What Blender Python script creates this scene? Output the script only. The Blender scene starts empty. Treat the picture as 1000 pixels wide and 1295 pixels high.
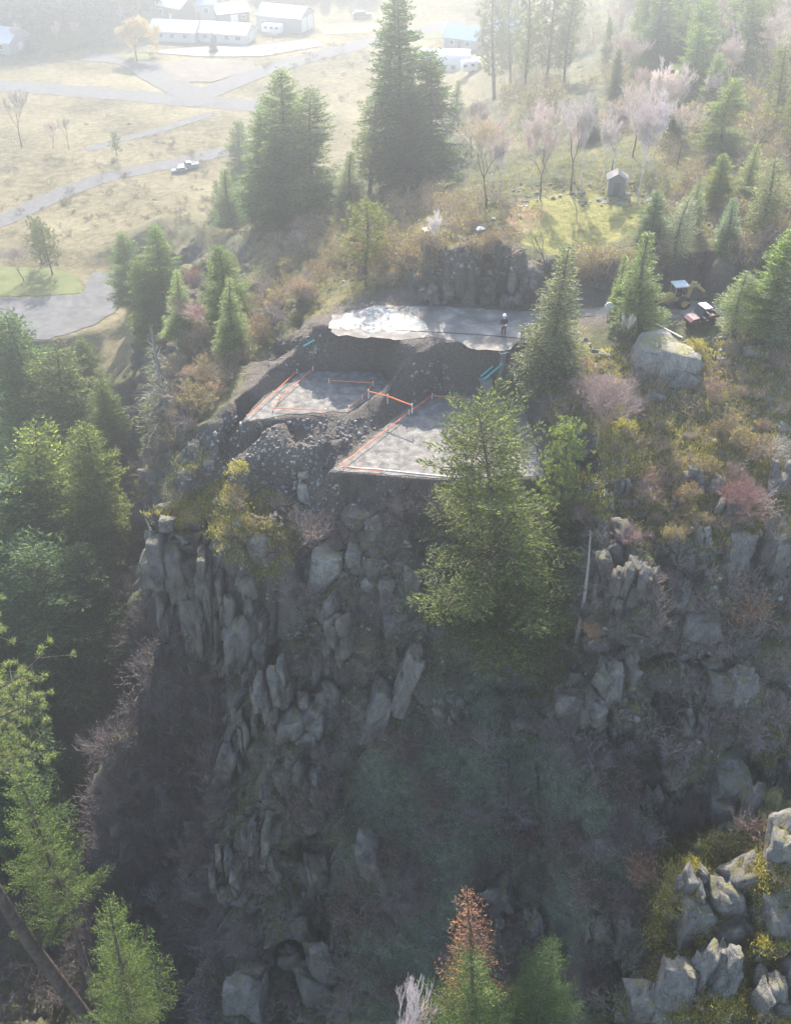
import bpy, bmesh, math, random
import numpy as np
from mathutils import Vector, Matrix, noise as mnoise
from mathutils.bvhtree import BVHTree
from mathutils.geometry import delaunay_2d_cdt
R_ = math.radians
scene = bpy.context.scene
C = scene.collection
random.seed(7); rng = np.random.default_rng(7)

# ---------------------------------------------------------------- camera, sky, sun, exposure
CAMZ, PITCH, FPX, PW, PH = 40.0, R_(38), 1297.0, 1000.0, 1295.0
cam_d = bpy.data.cameras.new("camera"); cam = bpy.data.objects.new("camera", cam_d); C.objects.link(cam)
cam.location = (0, 0, CAMZ); cam.rotation_euler = (R_(90) - PITCH, 0, 0)
cam_d.sensor_fit = 'VERTICAL'; cam_d.sensor_height = 24.0; cam_d.lens = 24.0 * FPX / PH
cam_d.clip_start = 0.5; cam_d.clip_end = 4000
scene.camera = cam
SUN_EL, SUN_AZ = R_(35), R_(-1.4)
w = bpy.data.worlds.new("World"); scene.world = w; w.use_nodes = True
nt = w.node_tree; sky = nt.nodes.new('ShaderNodeTexSky'); sky.sky_type = 'NISHITA'; sky.sun_disc = False
sky.sun_elevation = SUN_EL; sky.sun_rotation = SUN_AZ
nt.links.new(sky.outputs[0], nt.nodes['Background'].inputs[0]); nt.nodes['Background'].inputs[1].default_value = 0.15
sun_d = bpy.data.lights.new("sun", 'SUN'); sun_d.energy = 5.0; sun_d.angle = R_(0.5); sun_d.color = (1.0, 0.935, 0.83)
sun = bpy.data.objects.new("sun", sun_d); C.objects.link(sun)
sdir = Vector((math.sin(SUN_AZ) * math.cos(SUN_EL), math.cos(SUN_AZ) * math.cos(SUN_EL), math.sin(SUN_EL)))
sun.rotation_euler = sdir.to_track_quat('Z', 'Y').to_euler(); sun.location = (0, 0, 300)
scene.view_settings.view_transform = 'Standard'; scene.view_settings.look = 'None'
scene.view_settings.gamma = 1.0; scene.view_settings.exposure = 1.9
scene.cycles.max_bounces = 5; scene.cycles.diffuse_bounces = 2; scene.cycles.transmission_bounces = 3
scene.cycles.volume_bounces = 0; scene.cycles.transparent_max_bounces = 8
HAZE, HAZE_G = 0.0023, 0.82

# ---------------------------------------------------------------- photograph geometry
cp, sp = math.cos(PITCH), math.sin(PITCH)
def pdir(px, py):
    a = (px - PW / 2) / FPX; b = (PH / 2 - py) / FPX
    return Vector((a, cp + b * sp, -sp + b * cp))
def at_z(px, py, z):
    d = pdir(px, py); t = (z - CAMZ) / d.z
    return (d.x * t, d.y * t, z)
def at_y(px, py, Y):
    d = pdir(px, py); t = Y / d.y
    return Vector((d.x * t, Y, CAMZ + d.z * t))
def top_height(x, y, z, py):
    """height of an upright thing based at x,y,z whose top meets image row py"""
    b = (PH / 2 - py) / FPX
    Z = y * (b * cp - sp) / (cp + b * sp)
    return Z + CAMZ - z

# ---------------------------------------------------------------- numpy noise
def _hash(ix, iy, iz, seed):
    h = (ix.astype(np.int64) * 374761393 + iy.astype(np.int64) * 668265263 + iz.astype(np.int64) * 2147483647 + seed * 1274126177) & 0xffffffff
    h = ((h ^ (h >> 13)) * 1274126177) & 0xffffffff
    h = (h ^ (h >> 16)) & 0xffffffff
    return h.astype(np.float64) / 4294967295.0
def vnoise(p, seed=0):
    i = np.floor(p).astype(np.int64); f = p - i; f = f * f * (3 - 2 * f)
    r = 0
    for dx in (0, 1):
        for dy in (0, 1):
            for dz in (0, 1):
                wgt = (f[:, 0] if dx else 1 - f[:, 0]) * (f[:, 1] if dy else 1 - f[:, 1]) * (f[:, 2] if dz else 1 - f[:, 2])
                r = r + wgt * _hash(i[:, 0] + dx, i[:, 1] + dy, i[:, 2] + dz, seed)
    return r * 2 - 1
def fbm(p, octs=4, seed=0):
    a, s, r = 1.0, 0.0, 0
    for k in range(octs):
        r = r + a * vnoise(p * 2 ** k + 17.3 * k, seed + k); s += a; a *= .5
    return r / s
def voro(p, seed=0):
    """3d voronoi: F1 distance, F2-F1, random of the nearest cell"""
    i = np.floor(p).astype(np.int64); f1 = np.full(len(p), 9.0); f2 = np.full(len(p), 9.0); idv = np.zeros(len(p)); gx = np.zeros((len(p), 3))
    for dx in (-1, 0, 1):
        for dy in (-1, 0, 1):
            for dz in (-1, 0, 1):
                c = i + np.array([dx, dy, dz])
                q = np.stack([c[:, k] + 0.1 + .8 * _hash(c[:, 0], c[:, 1], c[:, 2], seed + 11 * k + 1) for k in range(3)], 1)
                d = np.linalg.norm(p - q, axis=1); hid = _hash(c[:, 0], c[:, 1], c[:, 2], seed + 77)
                near = d < f1
                f2 = np.where(near, f1, np.minimum(f2, d)); f1 = np.where(near, d, f1); idv = np.where(near, hid, idv)
                gx = np.where(near[:, None], p - q, gx)
    return f1, f2 - f1, idv, gx
def sstep(a, b, x):
    t = np.clip((x - a) / (b - a), 0, 1); return t * t * (3 - 2 * t)
def poly_sd(x, y, poly):
    """signed distance to polygon, negative inside"""
    d = np.full(x.shape, 1e9); inside = np.zeros(x.shape, bool); n = len(poly)
    for k in range(n):
        ax, ay = poly[k]; bx, by = poly[(k + 1) % n]
        ex, ey = bx - ax, by - ay; L = ex * ex + ey * ey + 1e-12
        t = np.clip(((x - ax) * ex + (y - ay) * ey) / L, 0, 1)
        d = np.minimum(d, np.hypot(x - ax - t * ex, y - ay - t * ey))
        cond = ((ay > y) != (by > y)) & (x < (bx - ax) * (y - ay) / (by - ay + 1e-15) + ax)
        inside ^= cond
    return np.where(inside, -d, d)

# ---------------------------------------------------------------- terrain: surveyed points -> surface
VZ = -39.0
ctrl_px = [
 (415,410,0),(500,388,0),(470,420,0),(560,405,0),(640,412,0),(640,440,0),(560,440,-.2),(720,392,.3),(780,394,.5),(850,398,.5),(930,402,1),(990,405,1.3),
 (660,275,2),(720,250,2),(790,250,2),(700,315,1.8),(770,300,1.8),(640,235,1.5),(700,200,2),(800,205,2.5),(900,260,4),(990,280,4.5),(990,210,5),(880,200,3),
 (620,130,-13),(600,165,-10),(700,110,-10),(850,110,-2),(990,110,2),(700,20,-18),(850,20,-6),(990,20,0),(780,60,-8),(560,190,-5),
 (480,372,0),(440,340,-2.2),(390,350,-3.5),(400,390,-1.8),(440,290,-4),(380,290,-6.5),(520,245,-3),(480,250,-4),
 (350,400,-4.5),(310,440,-6),(335,455,-4),(280,470,-8),(250,520,-7.5),
 (330,350,-8),(300,300,-13),(280,400,-12),(250,430,-17),(230,500,-20),(200,560,-25),(160,600,-34),(250,340,-20),(200,330,-28),
 (260,290,-22),(200,280,-32),(150,300,-36),(150,350,-37.5),(170,410,-37),
 (100,360,-38.5),(60,350,-38.5),(10,360,-38.5),(90,395,-38.5),(60,400,-38.7),(0,300,VZ),(100,250,VZ),(233,215,VZ),(150,200,VZ),(0,200,VZ),(270,160,VZ),(280,215,VZ),(290,185,VZ),
 (100,120,VZ),(0,100,VZ),(300,120,VZ),(380,80,VZ),(260,60,VZ),(400,30,VZ),(100,80,VZ+1),(180,50,VZ+1),(480,40,VZ),(440,110,VZ),(560,85,VZ),(560,30,VZ),(620,40,VZ),(500,130,VZ),
 (60,440,-43),(130,440,-42),(60,500,-46),(60,600,-50),(60,700,-52),(60,850,-54),(0,1000,-49),(0,1290,-47),(0,700,-52),
 (130,700,-44),(130,800,-47),(130,900,-49),(120,1000,-50),(110,1100,-51),(80,1290,-51),(262,900,-44),(258,1000,-47),(240,1100,-48),(215,1200,-49),(235,1290,-48),(165,950,-48),
]
COLS = [
 (590,381,.2,[(360,50),(340,47),(315,6)]),(545,378,.2,[(360,50),(340,42),(300,3)]),(640,381,.2,[(360,50),(345,47),(310,6)]),
 (700,376,.3,[(350,42),(335,20)]),(770,372,.4,[(350,38),(335,20)]),(860,372,.5,[(350,48),(335,35)]),(940,378,.8,[(350,48),(335,30)]),
 (240,545,-6.5,[(600,20),(650,24),(700,58),(760,68),(800,72)]),
 (192,640,-9,[(700,64),(760,72),(800,75)]),
 (290,550,-5.2,[(620,22),(690,28),(760,62),(830,68),(900,70),(960,68),(1050,60),(1150,50),(1290,44)]),
 (350,560,-4.6,[(640,28),(700,36),(800,68),(900,68),(1000,60),(1100,54),(1200,50),(1290,47)]),
 (400,560,-4.2,[(640,40),(700,54),(800,64),(900,64),(1000,56),(1100,50),(1200,47),(1290,45)]),
 (460,612,-5.2,[(650,58),(720,58),(800,64),(900,62),(1000,52),(1100,46),(1200,46),(1290,44)]),
 (540,612,-5.2,[(650,60),(720,60),(800,62),(900,56),(1000,48),(1100,44),(1200,45),(1290,44)]),
 (620,612,-5.0,[(700,58),(800,58),(900,52),(1000,48),(1100,44),(1200,44),(1290,44)]),
 (690,500,-1.2,[(560,34),(620,40),(700,50),(800,52),(900,48),(1000,47),(1100,44),(1200,44),(1290,43)]),
 (750,450,0,[(500,10),(560,18),(620,22),(700,36),(800,50),(900,48),(1000,47),(1100,45),(1200,44),(1290,43)]),
 (820,440,.3,[(500,14),(560,16),(620,20),(700,34),(800,50),(900,47),(1000,50),(1100,42),(1180,44),(1290,56)]),
 (880,440,.5,[(500,14),(560,16),(620,20),(700,34),(800,50),(900,47),(1000,56),(1060,46),(1130,12),(1200,28),(1250,14),(1290,50)]),
 (940,440,.8,[(500,14),(560,16),(620,20),(700,32),(800,48),(900,46),(980,56),(1060,14),(1130,10),(1200,34),(1290,12)]),
 (1000,440,1.1,[(500,14),(560,16),(620,20),(700,32),(800,46),(900,46),(980,56),(1060,14),(1130,10),(1200,34),(1290,12)]),
]
def column(px, py0, z0, segs):
    out = [at_z(px, py0, z0)]; z = z0; Y = out[0][1]
    for py, deg in segs:
        d = pdir(px, py); r = d.y / -d.z; m = math.tan(R_(deg))
        Y1 = (CAMZ - z + m * Y) * r / (1 + m * r); z = z - m * (Y - Y1); Y = Y1
        out.append((d.x * Y / d.y, Y, z))
    return out
pts = [at_z(*p) for p in ctrl_px]
for c_ in COLS: pts += column(*c_)
pts += [(0,10,-47),(-30,15,-46),(-70,10,-30),(-55,35,-38),(28,10,-26),(60,15,-24),(0,-60,-52),(80,-60,-35),(-90,-60,-30),(62,40,-13),(80,70,0),(110,110,8),(160,160,16),(100,190,6),(160,300,20),(70,240,-6),(60,300,-14),(110,260,6),
        (100,400,24),(40,330,-30),(20,380,-36),(40,450,-12),(-40,400,-34),(-110,345,-30),(-90,350,-28),(-160,330,-26),(-60,392,-34),(-100,420,0),(-200,420,14),(0,470,8),(-60,480,22),(100,520,34),(-200,520,34),(0,560,34),(250,400,34),(250,150,26),(220,-40,-5),
        (-130,150,-39),(-130,220,-39),(-200,300,-36),(-220,100,-38),(-120,60,-36),(-300,300,-20),(-300,0,-30),(-90,90,-50),(-100,30,-34),(-70,150,-42),(-70,125,-47),(-60,200,-39),
        (0,200,-37),(-25,160,-32),(0,150,-22),(10,130,-9),(-12,128,-10),(-30,220,-39),(0,250,-39),(600,600,38),(-600,600,38),(600,-200,10),(-600,-200,-20),(0,-250,-50)]
P = np.array(pts, float)
def kern(r): return -np.sqrt(r * r + 1.2)
N = len(P)
A = np.zeros((N + 1, N + 1)); rr = np.hypot(P[:, None, 0] - P[None, :, 0], P[:, None, 1] - P[None, :, 1])
A[:N, :N] = kern(rr) - np.eye(N) * 0.5; A[:N, N] = 1; A[N, :N] = 1
W = np.linalg.solve(A, np.concatenate([P[:, 2], [0]]))
def base_h(x, y):
    out = np.full(x.shape, W[N])
    for k in range(N):
        out += W[k] * kern(np.hypot(x - P[k, 0], y - P[k, 1]))
    # keep the smooth surface close to the plain triangulation of the surveyed points
    lin = np.array([(tbvh.ray_cast(Vector((a, b, 500)), Vector((0, 0, -1)), 2000)[0] or Vector((a, b, 1e6))).z for a, b in zip(x.tolist(), y.tolist())])
    ok = lin < 1e5; return np.where(ok, np.clip(out, lin - .9, lin + .9), out)
_tv, _, _tf, _, _, _ = delaunay_2d_cdt([Vector(p[:2]) for p in P.tolist()], [], [], 0, 1e-4)
_zz = [float(P[np.argmin((P[:, 0] - v.x) ** 2 + (P[:, 1] - v.y) ** 2), 2]) for v in _tv]
tbvh = BVHTree.FromPolygons([(v.x, v.y, z_) for v, z_ in zip(_tv, _zz)], _tf)
def ppoly(pp, z): return [at_z(px, py, z)[:2] for px, py in pp]
UP = ppoly([(415,398),(470,384),(560,384),(655,392),(760,386),(840,376),(900,380),(1010,392),(1010,412),(900,408),(820,404),(700,404),(668,416),(652,446),(600,446),(556,430),(500,433),(416,426)], 0.0)
LPZ = -3.7
LP = ppoly([(306,534),(336,500),(384,468),(482,470),(496,486),(470,506),(440,522),(372,526)], LPZ)
VALLEY = ppoly([(-200,300),(-60,300),(60,272),(150,240),(235,224),(300,195),(330,150),(440,120),(600,98),(640,30),(200,44),(30,72),(-200,80)], VZ)
PARK = ppoly([(-60,332),(60,334),(108,342),(172,342),(178,366),(152,396),(118,416),(60,432),(-60,430)], -38.5)
RP = ppoly([(418,596),(516,512),(560,498),(660,500),(680,560),(690,604),(560,607)], -4.2)
RAMP_C = [(at_z(535,432,-.1)), at_z(520,470,-2.0), at_z(500,500,-3.2), at_z(486,524,-3.8)]
def height(x, y):
    h = base_h(x, y)
    for poly, z, wd in ((VALLEY, VZ, 14), (PARK, -38.5, 5), (UP, 0.0, .8), (LP, LPZ, .8), (RP, -4.2, 1.0)):
        sd = poly_sd(x, y, poly)
        h = h + (z - h) * (1 - sstep(0.05, wd, sd))
    # heaps added on bluff and bank to cast shade, plus spoil by the ramp
    for px, py, z, r, a in ((600,360,1.6,3.6,2.2),(552,364,1.2,2.6,1.4),(648,360,1.2,2.8,2.0),(440,440,-.8,2.6,.5),(575,462,-.6,3.6,1.1),(300,520,-4,2.6,.5),(600,470,-1,3,.5)):
        cx, cy, _ = at_z(px, py, z); g = np.exp(-((x - cx) ** 2 + (y - cy) ** 2) / (r * r * .5))
        keep = sstep(0.1, 1.4, np.minimum(np.minimum(poly_sd(x, y, UP), poly_sd(x, y, RP)), poly_sd(x, y, LP)))
        h = h + g * a * keep
    sp_ = poly_sd(x, y, [at_z(*q_)[:2] for q_ in [(1060,1060,-17),(930,1075,-19),(850,1170,-24),(830,1290,-27),(1060,1290,-22)]])
    h = h + 4.2 * (1 - sstep(-1.5, 3.5, sp_))
    return h
def axis(lo, hi, zones, base, grow, mx):
    """coordinates with a fine middle and growing steps outside"""
    a, b = zones[0][0], zones[-1][1]
    mid = [a]
    while mid[-1] < b:
        st = next((s for z0, z1, s in zones if z0 <= mid[-1] < z1), base); mid.append(mid[-1] + st)
    up = [mid[-1]]; s = base
    while up[-1] < hi: s = min(s * grow, mx); up.append(up[-1] + s)
    dn = [mid[0]]; s = base
    while dn[-1] > lo: s = min(s * grow, mx); dn.append(dn[-1] - s)
    return np.array(dn[::-1][:-1] + mid + up[1:])
xs = axis(-420, 420, [(-30, 40, .20)], .24, 1.05, 9)
ys = axis(-160, 700, [(26, 48, .20), (48, 64, .11), (64, 80, .22), (80, 112, .34), (112, 180, .7)], .3, 1.05, 9)
NX, NY = len(xs), len(ys)
GX, GY = np.meshgrid(xs, ys); gx, gy = GX.ravel(), GY.ravel()
gh = height(gx, gy)
H2 = gh.reshape(NY, NX)
dzdy, dzdx = np.gradient(H2, ys, xs)
flatk = 1 - np.maximum(1 - sstep(-4, 6, poly_sd(gx, gy, VALLEY)), 1 - sstep(-1, 2, poly_sd(gx, gy, PARK)))
DIRTP = ppoly([(400,425),(560,425),(620,450),(600,510),(500,520),(430,600),(330,640),(230,560),(300,500),(330,440)], -3.5)
spoil = sstep(-1, 1.5, poly_sd(gx, gy, DIRTP))
GRS = [at_z(*q_)[:2] for q_ in [(470,880,-20),(620,830,-17),(780,930,-15),(860,1090,-22),(800,1290,-29),(480,1290,-33),(400,1120,-28)]]
grassy = sstep(-3.5, 1.5, poly_sd(gx, gy, GRS) + 2.5 * fbm(p3 * .2 if False else np.stack([gx, gy, gh], 1) * .2, 3, 70))
nrm = np.stack([-dzdx.ravel(), -dzdy.ravel(), np.ones(NX * NY)], 1); nrm /= np.linalg.norm(nrm, axis=1)[:, None]
steep = 1 - nrm[:, 2]
p3 = np.stack([gx, gy, gh], 1)
sdp = np.minimum(np.minimum(poly_sd(gx, gy, UP), poly_sd(gx, gy, LP)), poly_sd(gx, gy, RP))
padkeep = sstep(0.0, 1.0, sdp)
valley = sstep(-30, -37, gh) * sstep(115, 150, gy)
nearz = (1 - sstep(150, 260, np.hypot(gx - 5, gy - 70)))
lawnP = ppoly([(630,262),(690,244),(730,240),(810,244),(824,268),(800,300),(745,326),(690,334),(640,314)], 2.0)
lawnk = sstep(-1.0, 2.5, poly_sd(gx, gy, lawnP))
PX = lambda x0, x1, y0, y1, z: (at_z((x0+x1)/2, (y0+y1)/2, z), x0, x1)
q = p3 * np.array([1, 1, .55])
warp = np.stack([fbm(q * .25, 3, s) for s in (3, 5, 9)], 1)
rockamp = sstep(.06, .36, steep + .10 * fbm(p3 * .12, 2, 40)) * padkeep * nearz * (1 - valley) * (.22 + .78 * spoil) * (.2 + .8 * grassy)
spurm = 1 - sstep(-1, 3, poly_sd(gx, gy, [at_z(*q_)[:2] for q_ in [(1060,1040,-17),(900,1060,-20),(800,1170,-26),(790,1290,-28),(1060,1290,-22)]]))
rockamp = np.maximum(rockamp, .62 * spurm)
f1, edge, cid, cg = voro(q * .34 + warp * .35, 1)
tilt = (_h := _hash(np.floor(cid * 9999), np.floor(cid * 777), np.floor(cid * 55), 3)) - .5
d = (cid - .5) * 1.7 + (cg[:, 0] * tilt - cg[:, 2] * .55) * 1.3 - .5 * (1 - sstep(0, .16, edge))
f1b, edgeb, cidb, cgb = voro(q * .95 + warp * .2, 21)
d2 = (cidb - .5) * .6 - cgb[:, 2] * .28 - .22 * (1 - sstep(0, .15, edgeb))
vis_y = sstep(.2, .5, steep)
f1d, edged, cidd, cgd = voro(q * 2.1 + warp * .2, 91)
d3 = (cidd - .5) * .30 + cgd[:, 0] * (cidd - .5) * .5 - .12 * (1 - sstep(0, .14, edged))
d = d * .85 + d2 * .95 + d3 + .10 * fbm(p3 * 2.4, 3, 60)
big = fbm(p3 * .11, 3, 31) * 1.5 * sstep(.08, .3, steep)
soft = (.28 * fbm(p3 * .35, 3, 80) + .12 * fbm(p3 * 1.3, 3, 90))
side = sstep(95, 60, gy)
f1c, edgec, cidc, cgc = voro(q * np.array([.16, .16, .11]) + warp * .25, 45)
d = d + (cidc - .5) * 3.0 - cgc[:, 2] * .5 - .8 * (1 - sstep(0, .14, edgec))
disp = (d * rockamp + big * nearz * padkeep + soft * (.25 + .75 * nearz) * padkeep * lawnk * (1 - .6 * valley) * (.06 + .94 * flatk))
disp += (1 - nearz) * 1.2 * fbm(p3 * .05, 3, 8) * (1 - valley) * flatk
p3 = p3 + nrm * disp[:, None]
p3[:, 2] += .012 * fbm(p3 * 2.5, 2, 14) * (sdp < 0)

def mesh_from(name, V, F, mats=(), smooth=False, colour=None):
    """V (n,3); F (m,k) int array of equal size faces or list of such arrays"""
    me = bpy.data.meshes.new(name)
    Fs = [f for f in (F if isinstance(F, list) else [F]) if len(f)]
    V = np.asarray(V, np.float32)
    me.vertices.add(len(V)); me.vertices.foreach_set('co', V.ravel())
    tot = sum(f.size for f in Fs); npoly = sum(len(f) for f in Fs)
    me.loops.add(tot); me.loops.foreach_set('vertex_index', np.concatenate([f.ravel() for f in Fs]).astype(np.int32))
    me.polygons.add(npoly)
    sizes = np.concatenate([np.full(len(f), f.shape[1]) for f in Fs])
    st = np.concatenate([[0], np.cumsum(sizes)[:-1]]).astype(np.int32)
    me.polygons.foreach_set('loop_start', st)
    if smooth: me.polygons.foreach_set('use_smooth', np.ones(npoly, bool))
    me.update(calc_edges=True)
    if colour is not None:
        ca = me.color_attributes.new('cover', 'FLOAT_COLOR', 'POINT'); ca.data.foreach_set('color', np.asarray(colour, np.float32).ravel())
    for m in mats: me.materials.append(m)
    return me
def tagit(o, label=None, cat=None, group=None, kind=None):
    if label: o['label'] = label
    if cat: o['category'] = cat
    if group: o['group'] = group
    if kind: o['kind'] = kind
    return o
def link(name, me, parent=None, loc=(0, 0, 0)):
    o = bpy.data.objects.new(name, me); C.objects.link(o); o.location = loc
    if parent: o.parent = parent
    return o
idx = np.arange(NX * NY).reshape(NY, NX)
gF = np.stack([idx[:-1, :-1].ravel(), idx[:-1, 1:].ravel(), idx[1:, 1:].ravel(), idx[1:, :-1].ravel()], 1)
bvh = BVHTree.FromPolygons(p3.tolist(), gF.tolist())
def hit(px, py):
    d = pdir(px, py).normalized(); r = bvh.ray_cast(Vector((0, 0, CAMZ)), d, 2000)
    return r[0], r[1]
def gz(x, y):
    r = bvh.ray_cast(Vector((x, y, 300)), Vector((0, 0, -1)), 1000)
    return r[0].z if r[0] else 0.0

# ---------------------------------------------------------------- materials
def new_mat(name, rough=.9, spec=.15):
    m = bpy.data.materials.new(name); m.use_nodes = True; b = m.node_tree.nodes['Principled BSDF']
    b.inputs['Roughness'].default_value = rough; b.inputs['Specular IOR Level'].default_value = spec
    return m, m.node_tree, b
def node(nt, typ, **kw):
    n = nt.nodes.new(typ)
    for k, v in kw.items(): setattr(n, k, v)
    return n
def ntex(nt, scale, detail=4, rough=.55, vec=None, dist=0):
    n = node(nt, 'ShaderNodeTexNoise'); n.inputs['Scale'].default_value = scale; n.inputs['Detail'].default_value = detail; n.inputs['Roughness'].default_value = rough; n.inputs['Distortion'].default_value = dist
    if vec is not None: nt.links.new(vec, n.inputs['Vector'])
    return n.outputs['Fac']
def ramp(nt, fac, stops):
    n = node(nt, 'ShaderNodeValToRGB'); cr = n.color_ramp
    while len(cr.elements) < len(stops): cr.elements.new(.5)
    for e, (p, c) in zip(cr.elements, stops): e.position = p; e.color = (*c, 1) if len(c) == 3 else c
    nt.links.new(fac, n.inputs[0]); return n.outputs[0]
def mixc(nt, fac, a, b, mode='MIX'):
    n = node(nt, 'ShaderNodeMix', data_type='RGBA', blend_type=mode)
    for s, v in ((0, fac), (6, a), (7, b)):
        if isinstance(v, (int, float)): n.inputs[s].default_value = v
        elif isinstance(v, tuple): n.inputs[s].default_value = (*v, 1)
        else: nt.links.new(v, n.inputs[s])
    return n.outputs[2]
def mapr(nt, v, a, b, c=0., d=1.):
    n = node(nt, 'ShaderNodeMapRange', interpolation_type='SMOOTHSTEP')
    nt.links.new(v, n.inputs[0])
    for i, x in enumerate((a, b, c, d)): n.inputs[i + 1].default_value = x
    return n.outputs[0]
def maths(nt, op, a, b):
    n = node(nt, 'ShaderNodeMath', operation=op)
    for s, v in ((0, a), (1, b)):
        if isinstance(v, (int, float)): n.inputs[s].default_value = v
        else: nt.links.new(v, n.inputs[s])
    return n.outputs[0]
def bump(nt, bsdf, h, strength=.5, dist=.1):
    n = node(nt, 'ShaderNodeBump'); n.inputs['Strength'].default_value = strength; n.inputs['Distance'].default_value = dist
    nt.links.new(h, n.inputs['Height']); nt.links.new(n.outputs[0], bsdf.inputs['Normal'])
def pos(nt): return node(nt, 'ShaderNodeNewGeometry').outputs['Position']
def objc(nt): return node(nt, 'ShaderNodeTexCoord').outputs['Object']

def rock_colour(nt, vec, k=1.0):
    a = ntex(nt, .9 * k, 6, .65, vec, .4); b = ntex(nt, 6 * k, 6, .7, vec)
    base = ramp(nt, a, [(.30, (.085, .083, .085)), (.5, (.185, .18, .175)), (.68, (.30, .28, .255))])
    lich = ramp(nt, b, [(.50, (0, 0, 0)), (.66, (1, 1, 1))])
    c = mixc(nt, mixc(nt, .75, (0, 0, 0), lich), base, (.34, .335, .31))
    fine = ntex(nt, 22 * k, 5, .8, vec)
    c = mixc(nt, .75, c, ramp(nt, fine, [(.32, (.45, .45, .46)), (.5, (1, 1, 1)), (.68, (1.7, 1.66, 1.55))]), 'MULTIPLY')
    c2 = ramp(nt, ntex(nt, 1.7 * k, 4, .6, vec), [(.55, (0, 0, 0)), (.7, (1, 1, 1))])
    c = mixc(nt, mixc(nt, .5, (0, 0, 0), c2), c, (.16, .105, .07))
    v = node(nt, 'ShaderNodeTexVoronoi', feature='DISTANCE_TO_EDGE'); v.inputs['Scale'].default_value = .7 * k; nt.links.new(vec, v.inputs['Vector'])
    crack = mapr(nt, v.outputs['Distance'], 0, .035)
    c = mixc(nt, maths(nt, 'MULTIPLY', maths(nt, 'SUBTRACT', 1.0, crack), .22), c, (.03, .03, .03))
    hh = maths(nt, 'ADD', maths(nt, 'ADD', maths(nt, 'MULTIPLY', crack, .35), maths(nt, 'MULTIPLY', fine, .5)), maths(nt, 'ADD', b, a))
    return c, hh

def m_ground():
    m, nt, b = new_mat('hillside_ground', .95, .1)
    P_ = pos(nt); geo = node(nt, 'ShaderNodeNewGeometry')
    sep = node(nt, 'ShaderNodeSeparateXYZ'); nt.links.new(geo.outputs['True Normal'], sep.inputs[0])
    nz = sep.outputs[2]
    at = node(nt, 'ShaderNodeAttribute', attribute_name='cover'); sc = node(nt, 'ShaderNodeSeparateColor'); nt.links.new(at.outputs['Color'], sc.inputs[0])
    dirt, lawn, vall = sc.outputs[0], sc.outputs[1], sc.outputs[2]
    mp = node(nt, 'ShaderNodeMapping'); mp.inputs['Scale'].default_value = (1, 1, .45); nt.links.new(P_, mp.inputs[0])
    rock, rh = rock_colour(nt, mp.outputs[0], .8)
    n1 = ntex(nt, .16, 5, .6, P_); n2 = ntex(nt, 1.3, 6, .7, P_); n3 = ntex(nt, 9, 5, .75, P_)
    grass = ramp(nt, maths(nt, 'ADD', maths(nt, 'MULTIPLY', n1, .5), maths(nt, 'MULTIPLY', n2, .5)),
                 [(.34, (.085, .075, .055)), (.44, (.12, .135, .075)), (.52, (.18, .18, .10)), (.60, (.32, .27, .15)), (.70, (.15, .125, .10))])
    grass = mixc(nt, .55, grass, ramp(nt, n3, [(.35, (.25, .25, .25)), (.65, (1.5, 1.45, 1.3))]), 'MULTIPLY')
    f = maths(nt, 'ADD', nz, maths(nt, 'ADD', maths(nt, 'MULTIPLY', maths(nt, 'SUBTRACT', n2, .5), .55), maths(nt, 'MULTIPLY', maths(nt, 'SUBTRACT', ntex(nt, .3, 3, .5, P_), .5), .7)))
    fg = mapr(nt, f, .54, .64)
    col = mixc(nt, fg, rock, grass)
    mg = ramp(nt, maths(nt, 'ADD', maths(nt, 'MULTIPLY', n2, .6), maths(nt, 'MULTIPLY', n3, .4)), [(.36, (.10, .095, .085)), (.48, (.19, .22, .17)), (.62, (.34, .38, .29))])
    col = mixc(nt, maths(nt, 'MULTIPLY', at.outputs['Alpha'], .75), col, mg)
    # valley: bleached autumn grass
    vg = ramp(nt, maths(nt, 'ADD', maths(nt, 'MULTIPLY', ntex(nt, .05, 4, .6, P_), .45), maths(nt, 'MULTIPLY', ntex(nt, .7, 7, .7, P_), .55)),
              [(.36, (.09, .08, .05)), (.44, (.20, .17, .09)), (.52, (.32, .265, .145)), (.64, (.46, .40, .24))])
    col = mixc(nt, vall, col, vg)
    dc = ramp(nt, n3, [(.3, (.11, .09, .075)), (.52, (.21, .175, .148)), (.7, (.34, .30, .26))])
    col = mixc(nt, dirt, col, dc)
    lc = ramp(nt, n2, [(.35, (.20, .20, .06)), (.5, (.36, .34, .10)), (.66, (.46, .40, .17))])
    col = mixc(nt, lawn, col, lc)
    nt.links.new(col, b.inputs['Base Color'])
    bump(nt, b, maths(nt, 'ADD', rh, maths(nt, 'MULTIPLY', n3, .8)), 1.0, .4)
    return m
M = {}
M['ground'] = m_ground()
def m_simple(name, c0, c1, scale=3, rough=.85, spec=.2, metal=0, bs=.3, bd=.03, world=False, mid=None):
    m, nt, b = new_mat(name, rough, spec); v = pos(nt) if world else objc(nt)
    f = ntex(nt, scale, 6, .65, v)
    stops = [(.34, c0), (.66, c1)] if mid is None else [(.32, c0), (.5, mid), (.68, c1)]
    nt.links.new(ramp(nt, f, stops), b.inputs['Base Color']); b.inputs['Metallic'].default_value = metal
    if bs: bump(nt, b, ntex(nt, scale * 4, 4, .7, v), bs, bd)
    return m

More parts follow.
